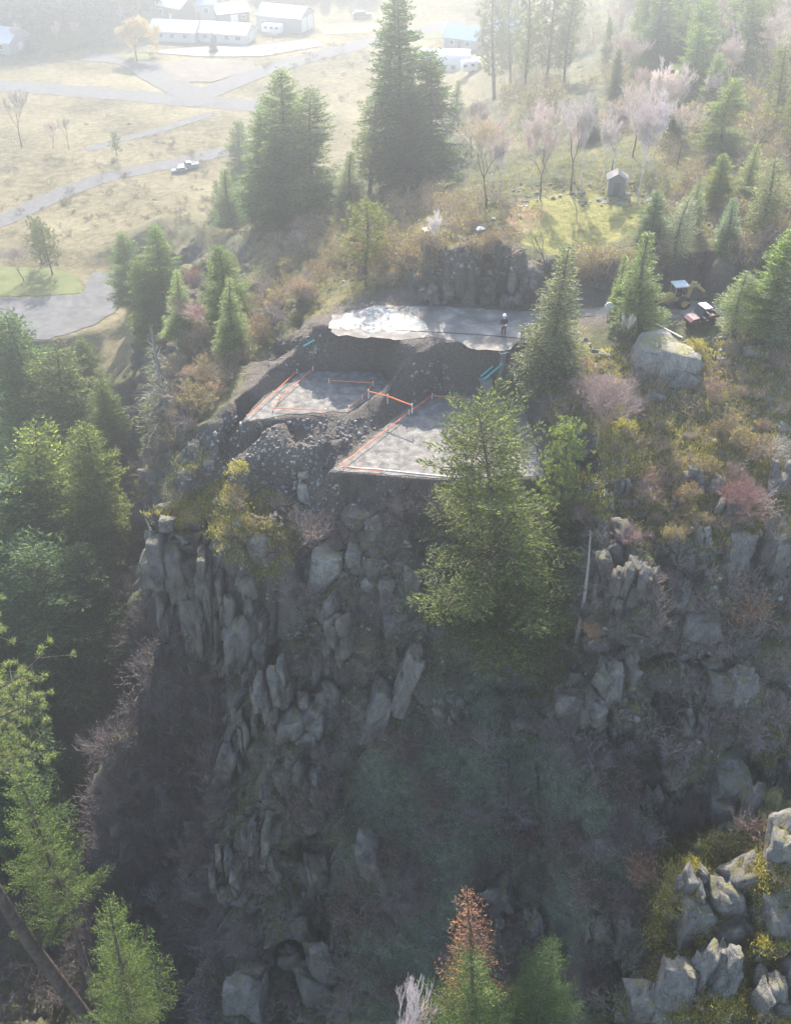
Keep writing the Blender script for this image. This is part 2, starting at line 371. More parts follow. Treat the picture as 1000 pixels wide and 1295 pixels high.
# ---------------------------------------------------------------- the ground sheet
pixd = lambda pp, z: poly_sd(gx, gy, ppoly(pp, z))
wob = fbm(p3 * .5, 3, 51) * 1.2
dirt = np.maximum.reduce([
    1 - sstep(1.2, 3.0, sdp + wob),
    1 - sstep(-.5, 1.5, pixd([(400,425),(560,425),(620,450),(600,510),(500,520),(430,600),(330,640),(230,560),(300,500),(330,440)], -3.5) + wob)])
dirt = dirt * sstep(40, 60, gy)
lawn = np.maximum(1 - sstep(-1.2, .4, poly_sd(gx, gy, lawnP) + wob), .55 * spurm * (fbm(p3 * .35, 3, 99) > .05))
shrubm = valley
cover = np.stack([dirt, lawn * .9, np.maximum(valley, (sstep(190, 260, gy)) * sstep(-20, -33, gh)) * (1 - dirt), 1 - grassy], 1)
ground = link('hillside', mesh_from('hillside', p3, gF, [M['ground']], False, cover)); tagit(ground, kind='structure')

# ---------------------------------------------------------------- sheets draped on the ground
def drape(name, poly, mat, off=.12, step=1.5, z=None, jag=.25, label=None, kind='structure', seed=1):
    """a thin surface following the ground inside a polygon given in metres"""
    r = random.Random(seed); b = []
    for k in range(len(poly)):
        a, c = Vector(poly[k][:2]), Vector(poly[(k + 1) % len(poly)][:2]); n = max(1, int((c - a).length / step))
        for j in range(n): b.append(a.lerp(c, j / n) + Vector((r.uniform(-jag, jag), r.uniform(-jag, jag))))
    xs_, ys_ = [p.x for p in b], [p.y for p in b]
    gxx, gyy = np.meshgrid(np.arange(min(xs_), max(xs_), step), np.arange(min(ys_), max(ys_), step))
    gxx, gyy = gxx.ravel(), gyy.ravel(); sd = poly_sd(gxx, gyy, [(p.x, p.y) for p in b])
    ins = [Vector((x, y)) for x, y in zip(gxx[sd < -step * .5], gyy[sd < -step * .5])]
    vs, _, fs, _, _, _ = delaunay_2d_cdt(b + ins, [], [list(range(len(b)))], 1, 1e-5)
    V = np.array([(v.x, v.y, (gz(v.x, v.y) if z is None else z) + off) for v in vs])
    F = np.array([f if len(f) == 3 else f[:3] for f in fs])
    o = link(name, mesh_from(name, V, F, [mat], True)); tagit(o, kind=kind); return o
def strip(pp, width, z=VZ):
    c = [Vector(at_z(px, py, z)[:2]) for px, py in pp]; L, Rr = [], []
    # smooth centre line
    for _ in range(2):
        c = [c[0]] + [q for k in range(len(c) - 1) for q in (c[k].lerp(c[k + 1], .25), c[k].lerp(c[k + 1], .75))] + [c[-1]]
    for k in range(len(c)):
        t = (c[min(k + 1, len(c) - 1)] - c[max(k - 1, 0)]).normalized(); n = Vector((-t.y, t.x)) * width / 2
        L.append(c[k] + n); Rr.append(c[k] - n)
    return [tuple(p) for p in L + Rr[::-1]]
M['road'] = m_simple('packed_gravel', (.10, .095, .095), (.19, .18, .175), .8, .95, .1, world=True, mid=(.14, .135, .13))
M['yard'] = m_simple('bare_yard_earth', (.13, .105, .085), (.25, .21, .17), .5, .95, .1, world=True)
M['pale'] = m_simple('pale_gravel', (.26, .24, .20), (.45, .41, .36), .6, .95, .1, world=True)
M['lawn'] = m_simple('mown_lawn', (.10, .11, .045), (.20, .20, .09), .5, .95, .1, world=True, mid=(.14, .155, .06))
M['field'] = m_simple('dry_field', (.22, .18, .09), (.36, .30, .16), .25, .95, .1, world=True)
M['pad'] = m_simple('levelled_gravel', (.10, .092, .085), (.26, .24, .21), 1.6, .95, .1, world=True, mid=(.17, .156, .14), bs=.5, bd=.05)
M['sunlit_patch'] = m_simple('sunlit_gravel', (.24, .22, .19), (.46, .43, .38), .9, .95, .1, world=True, bs=.4); M['drive'] = m_simple('driveway_gravel', (.12, .105, .09), (.35, .31, .26), .55, .9, .15, world=True, mid=(.19, .17, .15), bs=.4, bd=.04)
shr = lambda poly, k: poly
def inset(poly, d_):
    n = len(poly); ar = sum(poly[k][0] * poly[(k + 1) % n][1] - poly[(k + 1) % n][0] * poly[k][1] for k in range(n)); out = []
    for k in range(n):
        p_, a, c = Vector(poly[k]), Vector(poly[k - 1]), Vector(poly[(k + 1) % n]); t1, t2 = (p_ - a).normalized(), (c - p_).normalized(); m_ = t1 + t2
        nn = Vector((-m_.y, m_.x)).normalized() * (1 if ar > 0 else -1); out.append(tuple(p_ + nn * d_))
    return out
drape('driveway', inset(UP, .45), M['drive'], .03, .6, z=0.0, jag=.22)
drape('pale_gravel', ppoly([(416,415),(428,402),(452,393),(478,388),(500,392),(528,402),(545,414),(520,421),(470,419)], 0.0), M['sunlit_patch'], .045, .5, z=0.0, jag=.35, seed=9)  # paler colour stands in for sun on this part of the driveway
drape('gravel_pad', inset(LP, .2), M['pad'], .03, .5, z=LPZ, jag=.14, seed=2)
drape('gravel_pad', inset(RP, .2), M['pad'], .03, .5, z=-4.2, jag=.12, seed=3)
gz5 = ppoly([(-30,336),(30,338),(75,341),(100,350),(107,370),(60,374),(-30,376)], -38.5)
drape('lawn', gz5, M['lawn'], .07, 1.5, jag=.3)
drape('parking_area', ppoly([(-30,378),(60,376),(104,372),(118,345),(165,345),(172,366),(150,392),(118,412),(60,430),(-30,425)], -38.5), M['road'], .10, 1.5, jag=.3)
drape('road', strip([(-40,106),(60,112),(130,118),(200,124),(250,129),(310,133),(345,136)], 9), M['road'], .06, 2.5)
drape('road', strip([(232,131),(258,120),(300,102),(350,84),(420,66),(480,50),(540,38),(580,28)], 8), M['road'], .10, 2.5)
drape('road', strip([(262,133),(244,120),(215,106),(192,92),(176,80),(150,74),(110,72)], 9), M['road'], .14, 2.5)
drape('road', strip([(-40,296),(25,270),(80,243),(140,222),(200,211),(260,197),(320,184)], 5.5), M['road'], .07, 2)
drape('path', strip([(110,190),(160,175),(220,160),(268,143)], 3), M['road'], .07, 2)
drape('dirt_yard', ppoly([(200,80),(250,74),(320,78),(322,88),(270,104),(222,104)], VZ), M['yard'], .18, 3)
drape('dirt_yard', ppoly([(185,66),(260,60),(330,58),(395,50),(410,58),(330,72),(250,72)], VZ), M['pale'], .22, 3, seed=4)
drape('dry_field', ppoly([(398,32),(480,28),(486,40),(410,44)], VZ), M['field'], .09, 3)
drape('yard_lawn', ppoly([(48,60),(75,50),(110,44),(150,36),(152,44),(120,54),(75,66)], VZ), M['lawn'], .15, 3)
drape('yard_lawn', ppoly([(146,73),(170,68),(196,71),(190,77),(165,79)], VZ), M['lawn'], .26, 2, seed=5)
drape('yard_lawn', ppoly([(525,40),(560,33),(595,30),(592,48),(530,50)], VZ), M['lawn'], .09, 3, seed=6)

# ---------------------------------------------------------------- plant geometry
def perp(D, r):
    rv = r.normal(size=D.shape); s_ = np.cross(D, rv); return s_ / (np.linalg.norm(s_, axis=1)[:, None] + 1e-9)
def blades(B, D, L, Wd, r):
    """diamond leaf quads"""
    n = len(B); D = D / (np.linalg.norm(D, axis=1)[:, None] + 1e-9); L = np.broadcast_to(L, n)[:, None]; Wd = np.broadcast_to(Wd, n)[:, None]
    s_ = perp(D, r) * Wd * .5; mid = B + D * L * .45
    V = np.stack([B, mid + s_, B + D * L, mid - s_], 1).reshape(-1, 3)
    return V, np.arange(n * 4).reshape(-1, 4)
def sticks(A_, B_, ra, rb, r):
    """three sided tapering sticks"""
    D = B_ - A_; D = D / (np.linalg.norm(D, axis=1)[:, None] + 1e-9); u = perp(D, r); v = np.cross(D, u); out = []
    for k in range(3):
        a = 2 * math.pi * k / 3; o = u * math.cos(a) + v * math.sin(a)
        out += [A_ + o * np.broadcast_to(ra, len(A_))[:, None], B_ + o * np.broadcast_to(rb, len(A_))[:, None]]
    V = np.stack(out, 1).reshape(-1, 3); b = np.arange(len(A_))[:, None] * 6
    F = np.concatenate([b + np.array([0, 2, 3, 1]), b + np.array([2, 4, 5, 3]), b + np.array([4, 0, 1, 5])])
    return V, F
def tube(pts_, rad, sides=8):
    pts_ = np.asarray(pts_, float); n = len(pts_); V = []
    for k in range(n):
        t = pts_[min(k + 1, n - 1)] - pts_[max(k - 1, 0)]; t = t / np.linalg.norm(t)
        u = np.cross(t, [0.31, .95, .1]); u /= np.linalg.norm(u); v = np.cross(t, u)
        for j in range(sides):
            a = 2 * math.pi * j / sides; V.append(pts_[k] + (u * math.cos(a) + v * math.sin(a)) * rad[k])
    F = [[k * sides + j, k * sides + (j + 1) % sides, (k + 1) * sides + (j + 1) % sides, (k + 1) * sides + j] for k in range(n - 1) for j in range(sides)]
    return np.array(V), np.array(F)
def join(parts):
    Vs, Fs, o = [], [], 0
    for V, F in parts:
        Vs.append(V); Fs.append(F + o); o += len(V)
    return np.concatenate(Vs), np.concatenate(Fs)

def m_leaf(name, c0, c1, c2, trans=.45, rough=.7):
    m = bpy.data.materials.new(name); m.use_nodes = True; nt = m.node_tree; b = nt.nodes['Principled BSDF']
    b.inputs['Roughness'].default_value = rough; b.inputs['Specular IOR Level'].default_value = .25
    g = node(nt, 'ShaderNodeNewGeometry'); oi = node(nt, 'ShaderNodeObjectInfo')
    f = maths(nt, 'ADD', maths(nt, 'MULTIPLY', g.outputs['Random Per Island'], .55), maths(nt, 'MULTIPLY', ntex(nt, .55, 3, .6, g.outputs['Position']), .45))
    c = ramp(nt, f, [(.22, c0), (.5, c1), (.8, c2)])
    c = mixc(nt, 1.0, c, oi.outputs['Color'], 'MULTIPLY')
    hv = node(nt, 'ShaderNodeHueSaturation'); nt.links.new(c, hv.inputs['Color'])
    nt.links.new(maths(nt, 'ADD', .485, maths(nt, 'MULTIPLY', oi.outputs['Random'], .03)), hv.inputs['Hue'])
    nt.links.new(maths(nt, 'ADD', .85, maths(nt, 'MULTIPLY', oi.outputs['Random'], .3)), hv.inputs['Value'])
    nt.links.new(hv.outputs[0], b.inputs['Base Color'])
    t = node(nt, 'ShaderNodeBsdfTranslucent'); nt.links.new(mixc(nt, 1.0, hv.outputs[0], (1.35, 1.4, .8), 'MULTIPLY'), t.inputs['Color'])
    mx = node(nt, 'ShaderNodeMixShader'); mx.inputs[0].default_value = trans
    nt.links.new(b.outputs[0], mx.inputs[1]); nt.links.new(t.outputs[0], mx.inputs[2]); nt.links.new(mx.outputs[0], nt.nodes['Material Output'].inputs[0])
    return m
M['fir'] = m_leaf('fir_needles', (.045, .066, .034), (.095, .125, .056), (.21, .235, .10), .5)
M['spruce'] = m_leaf('spruce_needles', (.070, .088, .060), (.145, .165, .105), (.29, .30, .18), .5)
M['pine'] = m_leaf('pine_needles', (.065, .085, .030), (.13, .15, .055), (.24, .24, .10))
M['rust'] = m_leaf('rust_needles', (.15, .10, .075), (.24, .165, .12), (.36, .27, .20))
M['shrubleaf'] = m_leaf('shrub_leaves', (.10, .085, .04), (.18, .16, .07), (.30, .25, .11))
M['willow'] = m_leaf('willow_leaves', (.26, .18, .05), (.42, .30, .10), (.6, .45, .2))
M['moss'] = m_leaf('moss_grass', (.14, .18, .13), (.26, .31, .23), (.42, .46, .35), .4); M['grass'] = m_leaf('grass_blades', (.12, .12, .04), (.26, .24, .09), (.42, .37, .17), .4)
def m_twig(name, c0, c1):
    m, nt, b = new_mat(name, .85, .2); g = node(nt, 'ShaderNodeNewGeometry'); oi = node(nt, 'ShaderNodeObjectInfo')
    c = ramp(nt, maths(nt, 'ADD', maths(nt, 'MULTIPLY', g.outputs['Random Per Island'], .5), maths(nt, 'MULTIPLY', oi.outputs['Random'], .5)), [(.15, c0), (.85, c1)])
    nt.links.new(mixc(nt, 1.0, c, oi.outputs['Color'], 'MULTIPLY'), b.inputs['Base Color']); return m
M['twig'] = m_twig('bare_twigs', (.21, .18, .165), (.47, .41, .37))
M['paletwig'] = m_twig('pale_twigs', (.34, .29, .27), (.56, .50, .47)); M['whitebark'] = m_twig('pale_bark', (.42, .38, .35), (.62, .58, .54))
M['deadwood'] = m_twig('dead_grey_wood', (.20, .18, .17), (.40, .37, .35))
M['bark'] = m_simple('rough_bark', (.055, .042, .035), (.17, .13, .105), 2.5, .95, .1, bs=.8, bd=.08)

def fir_geo(seed, H=20, R=4.2, dens=1.0, prof=None, rise=.12, droop=.45, base=.08, whorl=.42, per=5, ll=.34, lw=.11, spray=.42, jit=.4, lean=(0, 0), gaps=.0, top_wob=0, sst=.25):
    r = np.random.default_rng(seed); prof = prof or (lambda t: (1 - t) ** .85 * (.55 + .45 * min(1, (t + .02) / .15)))
    hs = np.linspace(0, 1, 14); wobx, woby = r.normal(size=2) * .02 * H
    T = np.stack([wobx * np.sin(hs * 3.1) + lean[0] * hs * H, woby * np.sin(hs * 2.6) + lean[1] * hs * H, hs * H], 1)
    r0 = .011 * H + .06
    trunk = [tube(T, r0 * (1 - hs) ** .8 + .02, 8)]
    tp = lambda t: np.array([np.interp(t, hs, T[:, k]) for k in range(3)])
    WA, WB, RA, RB, LB, LD = [], [], [], [], [], []
    z = base
    gapaz = r.uniform(0, 6.28, 6); gapz = r.uniform(0, 1, 6)
    while z < .985:
        n = max(2, int(round(per * (1 - .35 * z) + r.normal() * .6)))
        az0 = r.uniform(0, 6.28)
        for k in range(n):
            az = az0 + 6.283 * k / n + r.normal() * .3; t = min(.99, z + r.normal() * .006)
            L = R * prof(t) * r.uniform(1 - jit, 1.12) * (1 + .25 * math.sin(az * 2 + seed) * jit)
            if gaps and np.any((np.abs(((az - gapaz + 3.14) % 6.28) - 3.14) < .5) & (np.abs(gapz - t) < .07)): L *= r.uniform(.2, .5)
            if L < .18: L = .18
            s = np.linspace(0, 1, 6); hdir = np.array([math.cos(az), math.sin(az)])
            ri = rise + (.9 * max(0, t - .55)); B0 = tp(t); dr = droop * (1.15 - t)
            bend = r.normal() * .12
            P_ = np.stack([B0[0] + L * s * hdir[0] - bend * L * s * s * hdir[1], B0[1] + L * s * hdir[1] + bend * L * s * s * hdir[0],
                           B0[2] + L * (ri * s - dr * s ** 2 + .22 * s ** 3)], 1)
            WA.append(P_[:-1]); WB.append(P_[1:]); rad = (.012 * L + .008) * (1 - s * .85); RA.append(rad[:-1]); RB.append(rad[1:])
            ns = max(2, int(L * dens / sst))
            for q_ in np.linspace(.10 if L < 2 else .22, 1.0, ns) + r.normal(size=ns) * .02:
                q_ = min(max(q_, .03), 1.0)
                c = np.array([np.interp(q_, s, P_[:, j]) for j in range(3)])
                tdir = P_[min(5, int(q_ * 5) + 1)] - P_[min(4, int(q_ * 5))]; tdir /= np.linalg.norm(tdir) + 1e-9
                ls = (spray * L * (1 - q_) ** .7 + .28) * r.uniform(.7, 1.15)
                ls = min(ls, 1.5)
                for sd in (-1, 1):
                    a = sd * r.uniform(.7, 1.15); ca, sa = math.cos(a), math.sin(a)
                    dd = np.array([tdir[0] * ca - tdir[1] * sa, tdir[0] * sa + tdir[1] * ca, tdir[2] + r.normal() * .07 - .05])
                    m = max(3, int(ls / .085)); u = (np.arange(m) + r.uniform(0, 1, m)) / m
                    pp = c + dd * (u * ls)[:, None]; pp[:, 2] -= .16 * ls * u ** 2
                    ld = dd + r.normal(size=(m, 3)) * np.array([.45, .45, .14])
                    LB.append(pp); LD.append(ld)
        z += whorl / H * r.uniform(.7, 1.3) * (1.0 - .25 * z)
    LB, LD = np.concatenate(LB), np.concatenate(LD); n = len(LB)
    trunk.append(sticks(np.concatenate(WA), np.concatenate(WB), np.concatenate(RA), np.concatenate(RB), r))
    crown = blades(LB, LD, ll * r.uniform(.6, 1.3, n), lw * r.uniform(.7, 1.3, n), r)
    return join(trunk), crown
def pine_geo(seed, H=15, R=3.2, base=.25, nb=60, tuft=22, ll=.34, lw=.05, blob=.5):
    r = np.random.default_rng(seed); hs = np.linspace(0, 1, 12)
    T = np.stack([.02 * H * np.sin(hs * 4 + seed), .02 * H * np.sin(hs * 3 + 2), hs * H], 1)
    trunk = [tube(T, (.012 * H + .05) * (1 - hs) ** .7 + .02, 8)]; WA, WB, RA, RB, TC, TD = [], [], [], [], [], []
    for k in range(nb):
        t = base + (1 - base) * (k + r.uniform()) / nb * .98; az = k * 2.4 + r.normal() * .4
        L = R * (math.sin(math.pi * min(1, (1 - t) / (1 - base) * .55 + .12)) ** .8) * r.uniform(.55, 1.15)
        B0 = np.array([np.interp(t, hs, T[:, j]) for j in range(3)]); s = np.linspace(0, 1, 5)
        P_ = np.stack([B0[0] + L * s * math.cos(az), B0[1] + L * s * math.sin(az), B0[2] + L * (.05 * s + .35 * s * s)], 1)
        WA.append(P_[:-1]); WB.append(P_[1:]); rd = (.016 * L + .012) * (1 - .75 * s); RA.append(rd[:-1]); RB.append(rd[1:])
        m = max(3, int(L * 5))
        q_ = r.uniform(.35, 1, m); c = np.stack([np.interp(q_, s, P_[:, j]) for j in range(3)], 1)
        off = r.normal(size=(m, 3)) * np.array([1, 1, .6]) * (.14 * L + .08) * blob * 1.6; e = c + off
        WA.append(c); WB.append(e); RA.append(np.full(m, .014)); RB.append(np.full(m, .008))
        TC.append(e); TD.append(off / (np.linalg.norm(off, axis=1)[:, None] + 1e-9) + np.array([0, 0, .5]))
    TC, TD = np.concatenate(TC), np.concatenate(TD)
    B_ = np.repeat(TC, tuft, 0) + r.normal(size=(len(TC) * tuft, 3)) * .05; D_ = np.repeat(TD, tuft, 0) + r.normal(size=(len(TC) * tuft, 3)) * .8
    trunk.append(sticks(np.concatenate(WA), np.concatenate(WB), np.concatenate(RA), np.concatenate(RB), r))
    return join(trunk), blades(B_, D_, ll * r.uniform(.6, 1.1, len(B_)), lw, r)
def bare_geo(seed, H=10, spread=.55, depth=6, kids=3, r0=.16, minr=.010, first=.28, upr=.35, leaf=0, wig=.12, stems=1, leafsize=.12):
    r = np.random.default_rng(seed); segs = {0: [], 1: []}; tips = []
    def grow(p, d, L, rad, dep):
        n = 3 if dep < 3 else 2; q_ = p; dd = d
        for k in range(n):
            dd = dd + r.normal(size=3) * wig + np.array([0, 0, upr * .12]); dd = dd / np.linalg.norm(dd); e = q_ + dd * L / n
            ra = rad * (1 - .35 * k / n); rb = rad * (1 - .35 * (k + 1) / n)
            segs[0 if dep < 3 else 1].append((q_, e, max(ra, minr), max(rb, minr * .8)))
            if dep >= 1 and dep < depth and r.uniform() < .55: child(e, dd, L, rb, dep)
            q_ = e
        if dep < depth:
            for k in range(kids if dep else kids + 1): child(q_, dd, L, rad * .68, dep)
        else: tips.append(q_)
    def child(q_, dd, L, rad, dep):
        v = r.normal(size=3); v -= dd * v.dot(dd); v /= np.linalg.norm(v) + 1e-9
        nd = dd + v * spread * r.uniform(.5, 1.3) + np.array([0, 0, upr * .35]); nd /= np.linalg.norm(nd)
        grow(q_, nd, L * r.uniform(.58, .82), rad * .62, dep + 1)
    for k in range(stems):
        a = r.uniform(0, 6.28); tl = .05 if stems == 1 else .55
        grow(np.array([math.cos(a), math.sin(a), 0]) * (0 if stems == 1 else .05 * H), np.array([math.cos(a) * tl * r.uniform(.3, 1.2), math.sin(a) * tl * r.uniform(.3, 1.2), 1.0]), H * first * r.uniform(.8, 1.2), r0, 0 if stems == 1 else 1)
    out = []
    allp = np.concatenate([np.array([[s_[0], s_[1]] for s_ in segs[k]]).reshape(-1, 3) for k in (0, 1) if segs[k]])
    k_ = H / allp[:, 2].max()
    for k in (0, 1):
        if not segs[k]: out.append(None); continue
        A_ = np.array([s_[0] for s_ in segs[k]]) * k_; B_ = np.array([s_[1] for s_ in segs[k]]) * k_
        out.append(sticks(A_, B_, np.array([s_[2] for s_ in segs[k]]), np.array([s_[3] for s_ in segs[k]]), r))
    lf = None
    if leaf:
        tp_ = np.array(tips) * k_; B_ = np.repeat(tp_, leaf, 0) + r.normal(size=(len(tp_) * leaf, 3)) * .02 * H
        lf = blades(B_, r.normal(size=B_.shape) + np.array([0, 0, -.4]), leafsize * r.uniform(.6, 1.4, len(B_)), leafsize * .55, r)
    return out[0], out[1], lf

PROTO = {}
def proto(key, H, parts):
    """parts: list of (part name, (V,F), material)"""
    PROTO[key] = (H, [(n, mesh_from(n, g[0], g[1], [M[m]]), m) for n, g, m in parts if g is not None])
def fir_proto(key, H, leafm='fir', **kw):
    t, c = fir_geo(H=H, **kw); proto(key, H, [('trunk', t, 'bark'), ('crown', c, leafm)])
fir_proto('fir_a', 22, seed=1, R=5.6, droop=.42, per=7, gaps=1, jit=.5, prof=lambda t: (1 - t) ** .62 * (.6 + .4 * min(1, t / .2)))
fir_proto('fir_b', 22, seed=2, R=4.8, droop=.3, per=7, jit=.6, gaps=1, prof=lambda t: (1 - t) ** .6 * (.55 + .45 * min(1, t / .25)))
fir_proto('fir_c', 20, seed=3, R=5.4, droop=.4, per=6, jit=.6, gaps=1, prof=lambda t: (1 - t) ** .5 * (.6 + .4 * min(1, t / .3)))
fir_proto('spruce_a', 12, leafm='spruce', sst=.17, seed=4, R=2.5, droop=.35, rise=.05, whorl=.28, per=8, ll=.22, lw=.075, jit=.42, gaps=1, base=.05, prof=lambda t: (1 - t) ** .95)
fir_proto('spruce_b', 12, leafm='spruce', sst=.17, seed=5, R=1.9, droop=.3, rise=.2, whorl=.28, per=8, ll=.22, lw=.075, jit=.5, gaps=1, base=.10, prof=lambda t: (1 - t) ** .8)
fir_proto('spruce_c', 12, leafm='spruce', sst=.2, seed=8, R=2.6, droop=.42, rise=.02, whorl=.42, per=6, ll=.24, lw=.075, jit=.55, gaps=1, base=.14, prof=lambda t: (1 - t) ** .6 * (.5 + .5 * min(1, t / .3)))
fir_proto('spruce_open', 12, leafm='spruce', sst=.17, seed=6, R=2.3, droop=.35, whorl=.62, per=5, ll=.24, lw=.06, jit=.4, base=.1, dens=.75)
for k_, sd_ in (('pine_a', 11), ('pine_b', 12)):
    t, c = pine_geo(sd_, H=15, R=3.0 if sd_ == 11 else 2.4, base=.2, nb=80); proto(k_, 15, [('trunk', t, 'bark'), ('crown', c, 'pine')])
t, c = pine_geo(15, H=8, R=2.6, base=.2, nb=44, tuft=20); proto('pine_round', 8, [('trunk', t, 'bark'), ('crown', c, 'pine')])
t, c = pine_geo(21, H=42, R=5.6, base=.84, nb=48, tuft=80, ll=.24, lw=.02, blob=.5); proto('pine_big', 42, [('trunk', t, 'bark'), ('crown', c, 'pine')])
fir_proto('big_fir', 22, seed=31, R=8.2, droop=.34, rise=.10, whorl=.66, per=7, jit=.5, gaps=1, base=.13, ll=.28, lw=.085, sst=.26, lean=(-.17, .0),
          prof=lambda t: (1 - t) ** .42 * (.62 + .38 * math.sin(min(1, t / .5) * 1.57)) * (.78 if .55 < t < .72 else 1))
fir_proto('edge_fir', 38, seed=33, R=4.3, droop=.25, rise=.22, whorl=.62, per=6, jit=.45, gaps=1, ll=.19, lw=.05, base=.58, sst=.2, prof=lambda t: min(1, (1 - t) * 2.6) ** .8)
fir_proto('rust_top', 34, leafm='rust', seed=44, R=3.2, droop=.2, rise=.25, whorl=.6, per=5, jit=.5, ll=.19, lw=.05, base=.6, dens=.7, prof=lambda t: min(1, (1 - t) * 2.6) ** .8)
tA, cA = fir_geo(41, H=14, R=3.4, whorl=.5, per=5, jit=.35, base=.1, dens=.35); proto('dead_fir', 14, [('trunk', tA, 'deadwood'), ('crown', (cA[0][:len(cA[0]) // 3 // 4 * 4], cA[1][:len(cA[0]) // 3 // 4]), 'spruce')])
tB, _c = fir_geo(42, H=14, R=1.9, whorl=.36, per=3, jit=.5, base=.25, dens=.1, droop=.1); proto('snag', 14, [('trunk', tB, 'deadwood')])
for k_, sd_, kw in (('bare_a', 51, dict(spread=.6, leaf=0, upr=.6, minr=.016, first=.22)), ('bare_b', 52, dict(spread=.5, leaf=0, upr=.85, minr=.016, first=.22))):
    a_, b_, l_ = bare_geo(sd_, H=11, depth=6, kids=2, **kw); proto(k_, 11, [('trunk', a_, 'bark'), ('twigs', b_, 'twig')])
a_, b_, l_ = bare_geo(53, H=12, depth=7, kids=2, spread=.5, upr=.75, r0=.12, first=.2, minr=.014, wig=.1); proto('birch', 12, [('trunk', a_, 'whitebark'), ('twigs', b_, 'paletwig')])
a_, b_, l_ = bare_geo(54, H=12, depth=7, kids=2, spread=.42, upr=.95, r0=.12, wig=.12, first=.2, minr=.014); proto('birch_b', 12, [('trunk', a_, 'whitebark'), ('twigs', b_, 'paletwig')])
a_, b_, l_ = bare_geo(55, H=11, depth=6, kids=2, spread=.75, upr=.1, leaf=9, r0=.3, leafsize=.34); proto('willow', 11, [('trunk', a_, 'bark'), ('twigs', b_, 'twig'), ('foliage', l_, 'willow')])
a_, b_, l_ = bare_geo(56, H=6, depth=5, kids=2, spread=.6, upr=.3, leaf=3, r0=.09); proto('leafy_tree', 6, [('trunk', a_, 'bark'), ('twigs', b_, 'twig'), ('foliage', l_, 'rust')])
# shrubs: several stems from one foot; the whole plant is one mesh
def shrub_proto(key, seed, mat, leaf=None, nleaf=0, **kw):
    p_ = dict(H=2.0, depth=4, kids=2, spread=.65, r0=.024, minr=.006, first=.5, upr=.25, stems=9, wig=.2); p_.update(kw)
    a_, b_, l_ = bare_geo(seed, leaf=nleaf, leafsize=.10, **p_)
    proto(key, p_['H'], [('stems', join([g for g in (a_, b_) if g is not None]), mat)] + ([('leaves', l_, leaf)] if nleaf else []))
shrub_proto('dense', 60, 'twig', stems=16, depth=5, kids=2, upr=.5, spread=.5, minr=.004, r0=.018); shrub_proto('twig_a', 61, 'twig'); shrub_proto('twig_b', 62, 'twig', spread=.85, upr=.05, stems=10); shrub_proto('twig_c', 63, 'twig', spread=.5, upr=.6, stems=7)
shrub_proto('twig_pale', 64, 'deadwood', depth=4, spread=.7, stems=7); shrub_proto('rusty', 65, 'twig', 'rust', 2); shrub_proto('leafy', 66, 'twig', 'shrubleaf', 4); shrub_proto('green', 67, 'twig', 'fir', 5)

def build(key, name, loc, scale=(1, 1, 1), rz=0, tint=(1, 1, 1), single=False, rot=(0, 0)):
    H, parts = PROTO[key]
    if single and len(parts) == 1 or (single and single == 'stem'):
        root = bpy.data.objects.new(name, parts[0][1]); rest = parts[1:]; root.color = (*tint, 1)
    else: root = bpy.data.objects.new(name, None); rest = parts; root.empty_display_size = .3
    C.objects.link(root); root.location = loc; root.rotation_euler = (rot[0], rot[1], rz); root.scale = scale
    for n, me, m in rest:
        o = bpy.data.objects.new(n, me); C.objects.link(o); o.parent = root
        o.color = (*tint, 1) if n != 'trunk' else (1, 1, 1, 1)
    return root
TR = random.Random(5)
def tree(key, where, top, wf, label, cat='tree', name='fir_tree', tint=(1, 1, 1), group=None, rz=None, lean=0):
    """where: (px,py) of the foot on the ground, or ('Y', px, Y) for a foot hidden in the gorge, top row then fixes the height"""
    H, _ = PROTO[key]
    if where[0] == 'Y':
        tpt = at_y(where[1], top, where[2]); loc = Vector((tpt.x, tpt.y, gz(tpt.x, tpt.y))); h = tpt.z - loc.z
    else:
        loc, _n = hit(*where); h = top_height(loc.x, loc.y, loc.z, top)
    h = max(1.5, h); s = h / H; loc = loc - Vector((0, 0, .02 * h))
    if key in ('bare_a', 'bare_b', 'birch', 'birch_b'): tint = tuple(min(2.2, c * 1.45) for c in tint)
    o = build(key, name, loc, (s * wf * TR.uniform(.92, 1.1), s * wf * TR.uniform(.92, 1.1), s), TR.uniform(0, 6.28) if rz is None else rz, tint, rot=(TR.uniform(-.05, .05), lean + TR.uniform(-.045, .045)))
    tagit(o, label, cat, group); return o

